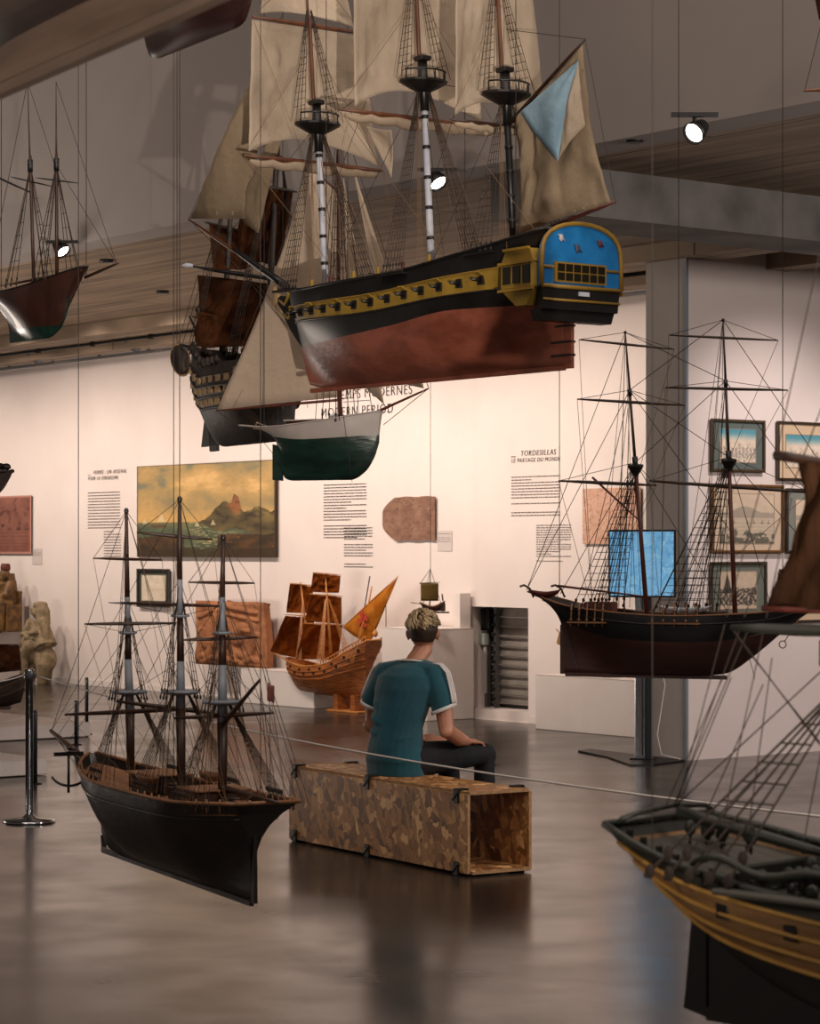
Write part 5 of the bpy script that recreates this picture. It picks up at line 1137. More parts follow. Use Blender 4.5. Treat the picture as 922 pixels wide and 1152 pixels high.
def textpanel(name, label, head, hx0, hx1, hys, body, small=None, seed=0, m=M_ink2, mh=M_ink):
    x0, y0, x1, y1, nl = body; t, w_, h_ = panel(name, x0, y0, x1, y1, label); c = Vector(t.location); cs = c.x*TX+c.y*TY
    for s_, yb, xe in zip(head, hys, hx1): place_text(t, s_, hx0, yb, xe, mh, .18)
    if head: mb = MB(); s0, z0 = pl(hx0, hys[0]+.5); mb.box((s0-cs+.03-.0, -.001, z0-c.z), (.07, .0015, .007)); mb.build('rule', mh, t)
    para(t, -w_/2, h_/2, w_, nl, h_/nl, m, seed)
    if small:
        a0, b0, a1, b1, n2 = small; s0, z0 = pl(a0, b0); s1, z1 = pl(a1, b1); para(t, s0-cs, z0-c.z, s1-s0, n2, (z0-z1)/n2, m, seed+1, 'translation_paragraph')
M_inkm = mat('brown_lettering', '#5c504b', .8)
textpanel('wall_text', 'text panel about Tordesillas, left of the leaning-masted brig, near the pier', ['     TORDESILLAS', 'LE PARTAGE DU MONDE'], 575, (614, 630), (513.5, 520.5), (575, 536, 630, 583, 14), (603, 591, 642, 634, 16), 1, M_inkm)
textpanel('wall_text', 'text panel with VENISE heading left of the seascape painting', ['     VENISE : UN ARSENAL', 'POUR LA SÉRÉNISSIME'], 99, (136, 133), (534, 540.5), (99, 554, 135, 597, 13), (117, 598, 136, 632, 11), 3, M_inkm, M_inkm)
textpanel('wall_text', 'long dark text column on the wall directly below the sloop hull', [], 0, (), (), (364, 545, 412, 608, 19), (387, 594, 419, 641, 15), 5, M_ink)
for (x0, y0, x1, y1, nl, lb) in ((492, 597, 508, 620, 5, 'small grey caption card right of the hide-shaped chart'), (36, 617, 47, 635, 4, 'small grey caption card right of the red-brown sheet')):
    loc, w_, h_, rz = wall_rect(x0, y0, x1, y1, off=.006); t = empty('caption_card', loc, rz, lb, 'label card'); mb = MB(); mb.box((0, .002, 0), (w_, .004, h_)); mb.build('card', mat('card_grey', '#c6bbb6', .8), t)
    para(t, -w_/2+.01, h_/2-.03, w_-.03, nl, .02, M_ink2, nl)
# --- framed pictures
def framed(name, label, place, fw, fcol, matc, fn, inner, nuv=(60, 50), group=None, matw=None):
    loc, w_, h_, rz = place; t = empty(name, loc, rz, label, 'framed picture', group); M_f = mat('frame_'+fcol, fcol, .35, coat=.3)
    mb = MB()
    for (cx_, cz_, a, b) in ((0, h_/2-fw/2, w_, fw), (0, -h_/2+fw/2, w_, fw), (-w_/2+fw/2, 0, fw, h_-2*fw), (w_/2-fw/2, 0, fw, h_-2*fw)): mb.box((cx_, -.008, cz_), (a, .03, b), bevel=.004)
    mb.build('frame', M_f, t); mb = MB(); mb.box((0, .004, 0), (w_-fw, .01, h_-fw)); mb.build('mount_board', mat('mount_'+matc, matc, .8), t)
    iw, ih = (w_-2*fw)*inner[0], (h_-2*fw)*inner[1]; o = picture('print', fn, iw, ih, nuv[0], nuv[1], -.004, t); o.location = (0, 0, inner[2] if len(inner) > 2 else 0)
    mb = MB(); g_ = .004
    for (cx_, cz_, a, b) in ((0, ih/2+g_, iw+4*g_, g_), (0, -ih/2-g_, iw+4*g_, g_), (-iw/2-g_*1.5, 0, g_, ih+g_), (iw/2+g_*1.5, 0, g_, ih+g_)): mb.box((cx_, -.002, cz_+o.location.z), (a, .004, b))
    mb.build('mount_line', mat('mount_line', '#9b8a72', .7), t); return t
def harbour(seed, blue=True, dark=.5):
    def f(u, v):
        c = mix(hx('e2d2be'), hx('cdbba6'), .5+fbm(u*6, v*6, seed))
        if blue: c = mix(c, hx('4a8d9e'), sm(.62, .95, v+.05*fbm(u*5, 1, seed))*.95)
        sk = .42+.16*abs(fbm(u*7, 3, seed))*2+.12*(math.sin(u*23+seed) > .6)
        if .12 < v < sk: c = mix(c, hx('3c3a40'), dark*sm(-.3, .5, fbm(u*26, v*26, seed)*2+math.sin(u*60)*.3))
        if v < .3: c = mix(c, hx('4d4f55'), dark*.8*sm(.0, .5, fbm(u*14, v*30, seed+5)*2))
        return c
    return f
def engraving(seed):
    def f(u, v):
        c = mix(hx('d8c5ae'), hx('c6b198'), .5+fbm(u*5, v*5, seed)); hill = .62+.13*math.exp(-((u-.45)/.22)**2)+.03*fbm(u*10, 0, seed)
        if .5 < v < hill: c = mix(c, hx('8a8276'), .6)
        if v < .5: c = mix(c, hx('9c9484'), .25+.2*math.sin(v*80))
        if v < .36 and fbm(u*9, v*9, seed+2) > .05*(v*20-3): c = mix(c, hx('3f4038'), .7*sm(0, .1, .34-v))
        for bx in (.25, .5, .62, .78, .9):
            if abs(u-bx) < .025*(1-(v-.38)/.1) and .38 < v < .48: c = mix(c, hx('5a564e'), .7)
        return c
    return f
def tower(u, v):
    c = mix(hx('d3bfa8'), hx('bba58d'), .5+fbm(u*5, v*5, 4))
    if v < .55+.12*fbm(u*6, 1, 7) and v > .08: c = mix(c, hx('332f2d'), .85*sm(-.25, .3, fbm(u*16, v*16, 9)*2+.2))
    if abs(u-.2) < .12*(1-(v-.5)/.45) and v > .4: c = mix(c, hx('35302e'), .8)
    return c
framed('framed_view', 'small framed harbour view with teal sky and grey-green mount, upper left on the right wall', side_rect(799, 472, 859, 531), .022, '#4a3b28', '#58625f', harbour(2), (.72, .70), matw=1)
framed('framed_view', 'cream-mounted framed harbour view with blue sky, cut by the right edge above the dark sail', side_rect(873, 475, 939, 541), .02, '#3a2c20', '#cbb294', harbour(5, True, .4), (.72, .6))
framed('framed_view', 'large gold-framed harbour engraving in the middle of the right wall', side_rect(799, 545, 880, 622), .022, '#6d4a22', '#cdb79f', engraving(3), (.78, .78))
framed('framed_view', 'dark framed picture mostly hidden by the dark brown sail', side_rect(883, 550, 950, 622), .02, '#2c2621', '#7a7c74', engraving(6), (.7, .7))
framed('framed_view', 'small framed engraving of a pointed tower, lowest on the right wall', side_rect(798, 632, 861, 696), .022, '#3f3428', '#6a6f66', tower, (.70, .72))
framed('framed_view', 'pale framed sheet low on the right wall, mostly hidden behind the dark brown sail', side_rect(876, 640, 940, 700), .02, '#3a2c20', '#cbb294', engraving(8), (.7, .7))
framed('framed_document', 'small dark-framed document below the seascape painting', wall_rect(155, 640, 191, 683, off=.03), .035, '#26231f', '#3c4038', lambda u, v: mix(hx('d9cab6'), hx('bfae98'), .4+fbm(u*4, v*4, 1)-.35*(math.sin(v*70) > .5)*(.1 < u < .9)), (.82, .78), (30, 40))

# ============================================================ PLINTHS AND WHAT STANDS ON THEM
def plinth(s0, s1, n0, n1, z, label, name='white_plinth', cat='plinth'):
    w_, d_ = s1-s0, n1-n0; t = empty(name, WT((s0+s1)/2, (n0+n1)/2, 0), WANG, label, cat)
    mb = MB(); mb.box((0, 0, z/2), (w_, d_, z), bevel=.006); mb.build('plinth_body', M_white, t)
    mb = MB(); mb.box((0, 0, z+.003), (w_+.004, d_+.004, .006)); mb.build('plinth_top', M_white, t); return t
def gp(x, y): p = on_z(x, y, 0); return sn(p)
# right plinth under the hidden little boat
s0, n0 = gp(603, 820); s1, n1 = gp(714, 831); nf = min(n0, NW-.45); zt_ = 1.68-(759-HY)*(4682/(820-HY))/F
plinth(s0, s1+.1, nf, NW-.03, zt_, 'long low white plinth under the brig, left of the screen stand'); PR = ((s0+s1)/2, nf, zt_)
# tall plinth behind the person
s0, n0 = gp(446, 806); s1, n1 = gp(507, 810); zt_ = 1.68-(706-HY)*(4682/(806-HY))/F
plinth(s0, s1, NW-.62, NW-.03, zt_, 'tall white plinth directly behind the seated person')
sx_, _ = on_wall(520, 760, NW-.1); mb = MB(); mb.box((0, 0, .62), (.09, .14, 1.24), bevel=.004); o = mb.build('white_post', M_white, loc=WT(sx_, NW-.1, 0)); o.rotation_euler = (0, 0, WANG); tag(o, 'narrow white boxed post between the tall plinth and the ventilation niche', 'post')
# relief plinth
s0, n0 = gp(212, 793); s1, n1 = gp(303, 800); zt_ = 1.68-(757-HY)*(4682/(796-HY))/F
plinth(s0, s1, NW-.42, NW-.03, zt_, 'low white plinth under the carved terracotta relief')
# clay relief
def relief_h(u, v):
    d = .0
    for (x0, y0, x1, y1, r, hh) in ((.2, .35, .6, .42, .11, .05), (.55, .45, .72, .62, .07, .05), (.25, .3, .2, .08, .04, .045), (.55, .35, .6, .08, .04, .045), (.68, .6, .78, .56, .045, .05), (.35, .5, .38, .78, .07, .06), (.38, .82, .40, .85, .06, .06), (.75, .1, .9, .5, .05, .035), (.05, .1, .12, .55, .05, .035),
                                  (.1, .75, .45, .95, .035, .03), (.45, .93, .9, .84, .04, .04), (.5, .8, .92, .72, .03, .03), (.82, .7, .95, .2, .04, .03), (.6, .2, .9, .12, .05, .03), (.08, .15, .5, .1, .045, .03)):
        px_, pz_ = x1-x0, y1-y0; l = max(0, min(1, ((u-x0)*px_+(v-y0)*pz_)/(px_*px_+pz_*pz_))); dist = math.hypot(u-x0-l*px_, v-y0-l*pz_); d = max(d, hh*math.sqrt(max(0, 1-(dist/r)**2)))
    d += .012*math.sin(18*u+9*v+6*fbm(u*3, v*3))*sm(.55, .8, v)+.012*fbm(u*12, v*12, 3); e = min(u, 1-u, v, 1-v); return d*sm(0, .06, e)-.03*sm(.04, 0, e)
loc, w_, h_, rz = wall_rect(223, 681, 300, 755, off=.2)
t = empty('terracotta_relief', (loc.x, loc.y, zt_+.006), rz, 'orange-brown terracotta relief slab with carved figures, leaning on a white plinth', 'relief')
mb = MB(); mb.grid(lambda u, v: Vector(((u-.5)*w_*(1+.05*(1-v))+.02*math.sin(v*5), -.05-relief_h(u, v)*.9, v*h_*.985+.018*fbm(u*4, 0, 2)*sm(.8, 1, v)+.0)), 120, 110, thick=.10)
mb.build('carved_face', mat('terracotta', '#7d4c2f', .8, col2='#a86e46', scale=5, bump=.4, bscale=40), t)
# stone rider
def remesh(o, vox, smooth=2, fac=.5):
    m_ = o.modifiers.new('remesh', 'REMESH'); m_.mode = 'VOXEL'; m_.voxel_size = vox; m_.use_smooth_shade = True
    s_ = o.modifiers.new('smooth', 'SMOOTH'); s_.factor = fac; s_.iterations = smooth; return o
def limb(mb, pts, rs, n=12):
    pts = [Vector(p) for p in pts]; mb.tube(pts, rs, n)
    for p, r in zip(pts, rs): mb.ell(p, r*.995, n=n, m=8)
M_stone = mat('grey_brown_stone', '#75654c', .9, col2='#9c876a', scale=14, bump=1.0, bscale=60)
p0 = on_z(67, 768.5, 0); s_, n_ = sn(p0); p0 = WT(s_, min(n_, NW-.32), 0); hh = 1.02
t = empty('stone_rider_statue', p0, WANG, 'weathered grey stone statue of a long-haired rider on a stocky animal, on the floor', 'statue')
mb = MB(); k_ = hh/1.0
def q3(a): return Vector((a[0]*k_, a[1]*k_, a[2]*k_))
mb.ell(q3((.10, .02, .30)), (.17*k_, .13*k_, .17*k_)); mb.ell(q3((-.08, 0, .36)), (.14*k_, .12*k_, .13*k_))
limb(mb, [q3((.16, -.04, .25)), q3((.14, -.05, .10)), q3((.13, -.05, .04))], [.10*k_, .07*k_, .06*k_]); limb(mb, [q3((.04, .06, .25)), q3((.04, .06, .04))], [.09*k_, .07*k_])
limb(mb, [q3((-.17, 0, .28)), q3((-.15, -.02, .10)), q3((-.16, -.04, .03))], [.07*k_, .055*k_, .05*k_])
limb(mb, [q3((-.12, -.04, .38)), q3((-.18, -.06, .48)), q3((-.20, -.07, .54))], [.10*k_, .08*k_, .065*k_]); limb(mb, [q3((-.20, -.08, .53)), q3((-.25, -.10, .46))], [.06*k_, .045*k_]); mb.ell(q3((-.19, -.06, .61)), (.02, .02, .04))
mb.tube([q3((-.10, -.04, .52)), q3((.0, 0, .56)), q3((.10, 0, .58)), q3((.15, 0, .46))], [.12*k_, .13*k_, .12*k_, .14*k_], 14)
mb.ell(q3((.02, 0, .66)), (.13*k_, .11*k_, .16*k_)); mb.tube([q3((.02, 0, .55)), q3((.02, 0, .78))], [.15*k_, .10*k_], 14)
limb(mb, [q3((-.08, -.09, .74)), q3((-.11, -.13, .62)), q3((-.02, -.16, .57))], [.055*k_, .05*k_, .045*k_]); limb(mb, [q3((.14, -.03, .76)), q3((.19, -.03, .62)), q3((.21, -.02, .50))], [.06*k_, .055*k_, .05*k_])
mb.tube([q3((-.14, -.17, .60)), q3((.16, -.13, .64))], [.03, .025], 8)
limb(mb, [q3((-.02, -.12, .48)), q3((-.13, -.15, .34)), q3((-.14, -.14, .14)), q3((-.18, -.16, .07))], [.085*k_, .07*k_, .055*k_, .04*k_])
mb.ell(q3((-.01, -.02, .88)), (.075*k_, .08*k_, .095*k_)); mb.tube([q3((.02, .0, .96)), q3((.07, .0, .88)), q3((.10, 0, .72))], [.075*k_, .09*k_, .08*k_], 12); mb.lathe([(.09, -.02), (.095, .0), (.085, .04), (.03, .055)], c=q3((.01, 0, .95)), n=16)
mb.ell(q3((-.06, -.075, .88)), (.02, .025, .02)); mb.ell(q3((-.045, -.085, .855)), (.03, .015, .012)); mb.ell(q3((-.035, -.09, .91)), (.05, .012, .012))
remesh(mb.build('carved_figure', M_stone, t), .009, 1)
# low platform block for the saint + saint figure
s0, _ = on_wall(-14, 740, NW-.4); s1, _ = on_wall(24, 740, NW-.03); D_ = (NW-.3)/((5-CX)/F*NX+NY); zt_ = 1.68-(711-HY)*D_/F
plinth(s0, s1, NW-.55, NW-.03, zt_, 'white plinth at the left edge under the painted wooden saint')
loc, w_, h_, rz = wall_rect(-6, 633, 20, 710, off=.3)
M_poly = mat('painted_old_wood', '#3f2a17', .6, col2='#86602f', scale=11, bump=.4, bscale=30)
t = empty('saint_statue', (loc.x, loc.y, zt_+.006), WANG, 'painted wooden seated saint with red cap on a plinth at the left edge', 'statue'); h2 = h_*.98; t.location.z += .004; mb = MB()
def v3(x, y, z): return Vector((x, y, z*h2))
mb.tube([v3(0, 0, .0), v3(0, 0, .2), v3(0, -.02, .38)], [.16, .15, .15], 14); limb(mb, [v3(.05, -.02, .42), v3(-.05, -.16, .42), v3(-.06, -.16, .05)], [.10, .08, .06]); limb(mb, [v3(.10, -.02, .40), v3(.10, -.14, .42), v3(.10, -.14, .05)], [.09, .08, .06])
mb.tube([v3(.0, .02, .38), v3(0, .02, .58), v3(0, .0, .74)], [.15, .13, .13], 14); limb(mb, [v3(-.12, -.02, .72), v3(-.15, -.10, .58), v3(-.02, -.16, .57)], [.055, .05, .04]); limb(mb, [v3(.13, -.02, .70), v3(.16, -.08, .55), v3(.08, -.15, .50)], [.055, .05, .04])
mb.ell(v3(0, -.02, .85), (.06, .07, .08)); mb.ell(v3(0, -.09, .845), (.012, .015, .015)); mb.ell(v3(0, -.06, .79), (.04, .04, .05)); mb.tube([v3(0, .05, .86), v3(0, .06, .74)], [.065, .07], 10)
remesh(mb.build('carved_figure', M_poly, t), .009, 1)
mb = MB(); mb.lathe([(.06, 0), (.065, .03), (.06, .07), (.05, .09)], c=v3(0, -.01, .905), n=14); mb.build('cap', mat('dull_red_cap', '#5e2a20', .7), t)
mb = MB(); mb.box(v3(.16, .02, .2), (.05, .22, .4*h2), bevel=.01); mb.box(v3(-.16, .02, .2), (.05, .22, .4*h2), bevel=.01); mb.box(v3(0, .12, .3), (.34, .04, .6*h2), bevel=.01); mb.build('throne', M_poly, t)
# low platforms at left and the dark boat on one
def platform(x, yb, yt, length, depth, label):
    p = on_z(x, yb, 0); s_, n_ = sn(p); z = (yb-yt)*p.y/F; t = empty('low_white_platform', WT(s_-depth/2, n_-length/2, 0), WANG, label, 'platform')
    mb = MB(); mb.box((0, 0, z/2+.004), (depth, length, z-.008), bevel=.005); mb.build('platform_body', M_white, t); mb = MB(); mb.box((0, 0, z-.002), (depth+.004, length+.004, .008)); mb.build('platform_top', M_white, t); return s_, n_, z
ps, pn, pz = platform(102, 829, 813, 2.6, 2.0, 'low white floor platform at left carrying the dark boat model'); platform(53, 872, 854, 2.4, 1.0, 'nearer low white floor platform at the left edge beside the chrome post')
bp_ = WT(ps-.7, pn-1.35, pz); 
Q = Ship('junk_model', 'dark old boat model with ragged brown sail on the low platform at left', (-40, 806), 17.0, (26, 806), 17.2)
b_ = on_z(-6, 800, pz); Q.o = Vector((b_.x-.22, b_.y, pz)); Q.root.location = Q.o; L = Q.len
Q.hull((0, L), (-.08, L+.05), [(0, .02), (.5, 0), (1, .05)], [(0, .34), (.4, .2), (1, .32)], [(0, .08), (.4, .16), (.8, .12), (1, .02)], [(0, 1.2), (.5, .7), (1, 1.1)], mats=[M_dk]); Q.deck(M_dkw, .03); Q.strip(M_dkw, 1, .012, 'rail'); Q.strip(M_dkw, .6, .01, 'wale')
Q.root.location.z = pz+.018; mb = MB(); mb.box((L*.45, 0, .004), (.3, .12, .03)); mb.build('cradle', M_dkw, Q.root)
Q.mast([(Vector((L*.55, 0, .05)), Vector((L*.53, 0, .85)), .014, .009, M_dk)]); 
Q.quad_sail([(L*.1, .0, .62), (L*.98, .0, .60), (L*1.02, 0, .36), (L*.15, 0, .33)], (0, -.05, 0), M_brsail, 'ragged_sail', wr=.03, seed=55, thick=.004)
for q in range(4): Q.spar((L*.1, -.01, .36+.085*q), (L*1.0, -.01, .37+.08*q), .006, M_dkw, 'batten')
Q.spar((L*.9, 0, .3), (L*1.1, 0, .16), .01, M_blk, 'oar', mid=False)
R_ = Ship('carved_prow_model', 'grey-brown tapered boat prow hanging at the left edge before the red-brown sheet', (-40, 566), 13.5, (2, 582), 13.4)
L = R_.len
R_.hull((0, L-.02), (-.1, L+.06), [(0, 0), (.7, 0), (1, .06)], [(0, .16), (1, .20)], [(0, .1), (.6, .09), (1, .03)], [(0, .8), (1, 1)], mats=[mat('grey_brown_hull', '#3b2f2a', .5, col2='#5a4a42', scale=8)]); R_.deck(M_dk, .01); R_.strip(M_dk, 1, .012, 'rail')
mb = MB(); mb.ell((L+.03, 0, .225), (.035, .03, .022)); mb.ell((L-.01, 0, .23), (.02, .03, .02)); mb.build('prow_knob', M_blk, R_.root); R_.wires([((L*.5, 0, .2), 'the tapered boat prow at the left edge')], '')

# hidden little boat on the right plinth with its wooden base
K2 = Ship('hidden_boat_model', 'small boat model on a wooden base, its lantern-like stern showing behind the brig', (640, 752), 18.2, (700, 755), 18.0)
sA, nA = PR[0], PR[1]+.2; K2.o = WT(sA-.05, nA, PR[2]+.012); K2.root.location = K2.o+Vector((0, 0, .0)); K2.root.rotation_euler = (0, 0, WANG); L = .5
mb = MB(); mb.box((.0, 0, .012), (.48, .2, .024), bevel=.006); mb.box((.0, 0, .03), (.36, .12, .014), bevel=.004); mb.build('wooden_base', M_mastbrown, K2.root)
mb = MB(); mb.grid(lambda u, v: Vector((lerp(-.3, .3, u), .09*math.sin(PI*min(1, u+.12))**.6*math.cos(PI*v), .25+.05*(2*u-1)**2-.17*math.sin(PI*v)*math.sin(PI*u)**.4)), 20, 10, thick=.006); mb.build('hull', M_gal, K2.root)
for x in (-.1, .1): mb = MB(); mb.box((x, 0, .06), (.02, .08, .07)); mb.build('support', M_gal, K2.root)
mb = MB(); mb.tube([(0, 0, .2), (0, 0, .75)], .008, 6); mb.build('mast', M_gal2, K2.root)
sl, zl = on_wall(628, 719, NW-.3); c = WT(sl, NW-.25, zl)-K2.o; lx = c.x*TX+c.y*TY; ly = c.x*NX+c.y*NY
mb = MB(); mb.box((lx+.02, ly, c.z), (.10, .09, .12), rot=(0, .3, .2), bevel=.012); mb.tube([(lx-.09, ly, c.z+.09), (lx+.06, ly, c.z-.01)], .006, 5); mb.tube([(lx-.02, ly, c.z+.12), (lx+.0, ly, c.z)], .005, 5); mb.tube([(lx, ly, c.z), (-.2, 0, .24)], .012, 6); mb.build('stern_lantern', mat('ochre_lantern', '#8f6a3a', .6), K2.root)

# ============================================================ NICHE WITH VENTILATION GRILLE
s0, _ = on_wall(551, 740, NW+.25); s1 = sb-.0
t = empty('ventilation_grille', WT((s0+s1)/2, NW+.25, (za+zb)/2), WANG, 'tall metal louvred ventilation grille with wide slats set in the wall niche', 'ventilation grille'); w_ = s1-s0; h_ = za-zb
M_lou = mat('louvre_metal', '#8d857f', .4, metal=.5, col2='#a29a93', scale=5)
for k_ in range(10):
    z = -h_/2+.06+k_*(h_-.06)/10+.04; mb = MB(); mb.box((.02, .03, z), (w_-.04, .012, (h_/10)*.92), rot=(-.25, 0, 0)); mb.box((.02, -.005, z-h_/20), (w_-.04, .02, .012)); mb.build('louvre_slat', M_lou, t)
for x in (-w_/2+.0, -w_/2+.14, w_/2-.02):
    mb = MB(); mb.box((x, -.03, 0), (.035, .05, h_)); mb.build('upright', M_greymetal, t)
for k_ in range(10):
    mb = MB(); mb.lathe([(.012, -.02), (.014, .0), (.012, .02)], c=(-w_/2+.14, -.07, -h_/2+.1+k_*(h_-.1)/10), n=8, axis='y'); mb.build('bolt', M_black, t)
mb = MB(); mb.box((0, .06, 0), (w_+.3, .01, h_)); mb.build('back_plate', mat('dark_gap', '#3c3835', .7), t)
mb = MB(); mb.box((-w_/2+.04, -.06, h_/2-.13), (.13, .09, .2), bevel=.01); mb.tube([(-w_/2+.02, -.1, h_/2-.02), (-w_/2+.02, -.1, h_/2-.24)], .03, 8); mb.build('actuator', M_black, t)
mb = MB(); mb.box((-w_/2-.02, -.07, h_/2-.33), (.11, .06, .12), bevel=.008); mb.build('junction_box', mat('box_grey', '#9aa39a', .5), t)
mb = MB(); mb.box((-w_/2-.0, -.06, -.05), (.035, .03, h_*.62)); mb.build('cable_trunk', mat('trunk_grey', '#b9b2ac', .5), t)
c0 = Vector((-w_/2-.2, -.09, h_/2-.49)); mb = MB(); mb.tube([c0+Vector((-.09, 0, .22)), c0+Vector((-.075, 0, .05))]+[c0+Vector((.075*math.cos(a), .01*math.sin(2*a), .085*math.sin(a))) for a in [PI+PI*i/8 for i in range(17)]]+[c0+Vector((.0, 0, .11)), c0+Vector((.1, 0, .16))], .011, 6); cb_ = mb.build('cable_loop', M_black, t)

# ============================================================ SCREEN ON ITS STAND
bp_ = on_z(723, 856, 0); ang = WANG*.25
t = empty('screen_stand', bp_, ang, 'flat screen showing blue water on a steel pole with a black floor plate', 'screen'); sw, sh_ = 76*bp_.y/F, 76*bp_.y/F; zc_ = 1.68-(634-HY)*bp_.y/F
mb = MB(); k_ = bp_.y/F
pts = [(-73, 846), (-60, 844), (-4, 851), (47, 857), (10, 862), (-14, 862), (-40, 853)]
P_ = [sn(on_z(723+a, b, 0)) for a, b in pts]; wp = [on_z(723+a, b, 0)-bp_ for a, b in pts]; Rm = Matrix.Rotation(-ang, 3, 'Z'); wp = [Rm @ p for p in wp]
mb.prism([(p.x, p.y) for p in wp], .0, .014); o = mb.build('floor_plate', M_black, t); 
for p in o.data.polygons: pass
mb = MB(); mb.box((0, 0, .02), (.19, .16, .012)); mb.build('foot_plate', M_black, t)
mb = MB(); mb.box((-.02, 0, zc_/2), (.085, .06, zc_), bevel=.006); mb.build('pole', M_steel, t); mb = MB(); mb.box((.045, .005, zc_/2), (.045, .05, zc_-.02), bevel=.004); mb.box((.0, -.032, zc_/2), (.012, .008, zc_-.1)); mb.build('cable_channel', mat('dark_channel', '#2c3338', .4, metal=.5), t)
mb = MB(); mb.box((0, -.05, zc_), (sw, .035, sh_), bevel=.006); sb_ = mb.build('screen_housing', M_black, t)
def water(u, v):
    c = mix(hx('8cc3e6'), hx('5fa3d2'), .5+fbm(u*3, v*3, 5)); l = abs(fbm(u*3.5+1, v*4, 12)); c = mix(c, hx('4b8ec4'), sm(.05, .0, l)*.8); l = abs(fbm(u*6, v*7, 15)); c = mix(c, hx('b7ddf2'), sm(.03, 0, l)*.6); return c
o = picture('display', water, sw-.03, sh_-.03, 60, 60, -.078, t, m=mat('screen_light', '#6fb4de', .3, attr='Col', emit=.4)); o.location = (0, 0, zc_)
mb = MB(); mb.tube([(.06, .05, 1.0), (.16, .12, .6), (.10, .10, .2), (.14, .05, .05), (.3, -.02, .02)], .004, 5); mb.build('power_cable', M_white, t)

# ============================================================ BARRIERS
p = on_z(33, 925, 0)
t = empty('chrome_stanchion', p, 0, 'chrome barrier post with a round base at the left edge', 'barrier post'); M_chrome = mat('chrome', '#c9ccd0', .12, metal=1.0)
mb = MB(); mb.lathe([(.02, 0), (.158, .0), (.16, .008), (.155, .018), (.05, .026), (.03, .045), (.024, .05)], n=40); mb.build('round_base', M_chrome, t)
mb = MB(); mb.lathe([(.024, .04), (.024, .90), (.03, .902), (.03, .93), (.026, .94)], n=24); mb.build('pole', M_chrome, t); mb = MB(); mb.lathe([(.031, .88), (.033, .885), (.033, .925), (.031, .93)], n=24); mb.build('cord_clip', mat('clip_grey', '#55585c', .4, metal=.5), t)
posts = []
for (x, yb, yt, lb) in ((39.5, 882, 799, 'nearest thin dark barrier post just right of the chrome post'), (85.5, 838, 788, 'middle thin dark barrier post beside the low platform'), (97.5, 826, 762, 'farthest thin dark barrier post at the corner of the low platform')):
    p2 = on_z(x, yb, 0); hgt = (yb-yt)*p2.y/F; t2 = empty('thin_barrier_post', p2, 0, lb, 'barrier post'); mb = MB(); mb.lathe([(.016, .0), (.016, hgt-.01), (.012, hgt)], n=12); mb.build('pole', mat('dark_blue_grey_post', '#20262e', .4, metal=.4), t2); mb = MB(); mb.lathe([(.05, 0), (.05, .006), (.018, .01)], n=20); mb.build('foot', M_black, t2); posts.append(p2+Vector((0, 0, hgt-.02)))
M_cord = mat('white_barrier_cord', '#cfc6c0', .7); M_cordw = mat('white_barrier_cord2', '#b5aaa4', .7)
def cord(a, b, sag, r, label, n=30):
    a, b = Vector(a), Vector(b); mb = MB(); mb.tube([a.lerp(b, i/n)-a-Vector((0, 0, sag*4*(i/n)*(1-i/n))) for i in range(n+1)], r, 6); return tag(mb.build('barrier_cord', M_cord, loc=a), label, 'cord')
top = p+Vector((.03, 0, .905))
D2 = .8*F/(920-HY); e2_ = Vector(((940-CX)*D2/F, D2, .88)); ext = e2_+(e2_-top)*.0
D3 = .80*F/(921-HY); ext = Vector(((945-CX)*D3/F, D3, .88))
cord(top, ext, .085, .0042, 'long white barrier cord running from the chrome post across in front of the bench')
t = empty('end_stanchion', Vector((ext.x+.03, ext.y, 0)), 0, 'chrome barrier post outside the right edge holding the end of the cord', 'barrier post')
mb = MB(); mb.lathe([(.02, 0), (.158, .0), (.16, .008), (.155, .018), (.05, .026), (.03, .045), (.024, .05)], n=40); mb.build('round_base', M_chrome, t); mb = MB(); mb.lathe([(.024, .04), (.024, .90), (.03, .902), (.03, .93), (.026, .94)], n=24); mb.build('pole', M_chrome, t)
cord(top-Vector((.06, 0, 0)), on_z(-40, 764, .9)+Vector((0, 0, 0)), .03, .004, 'short pale barrier cord leaving the left edge from the chrome post')
cord(posts[1], posts[2], .03, .003, 'pale cord between the two farther thin dark posts'); cord(posts[0], posts[1], .04, .003, 'pale cord sagging between the nearest and middle thin dark posts'); cord(posts[0], on_z(-30, 812, .48), .03, .003, 'pale cord leaving the left edge from the nearest thin dark post')

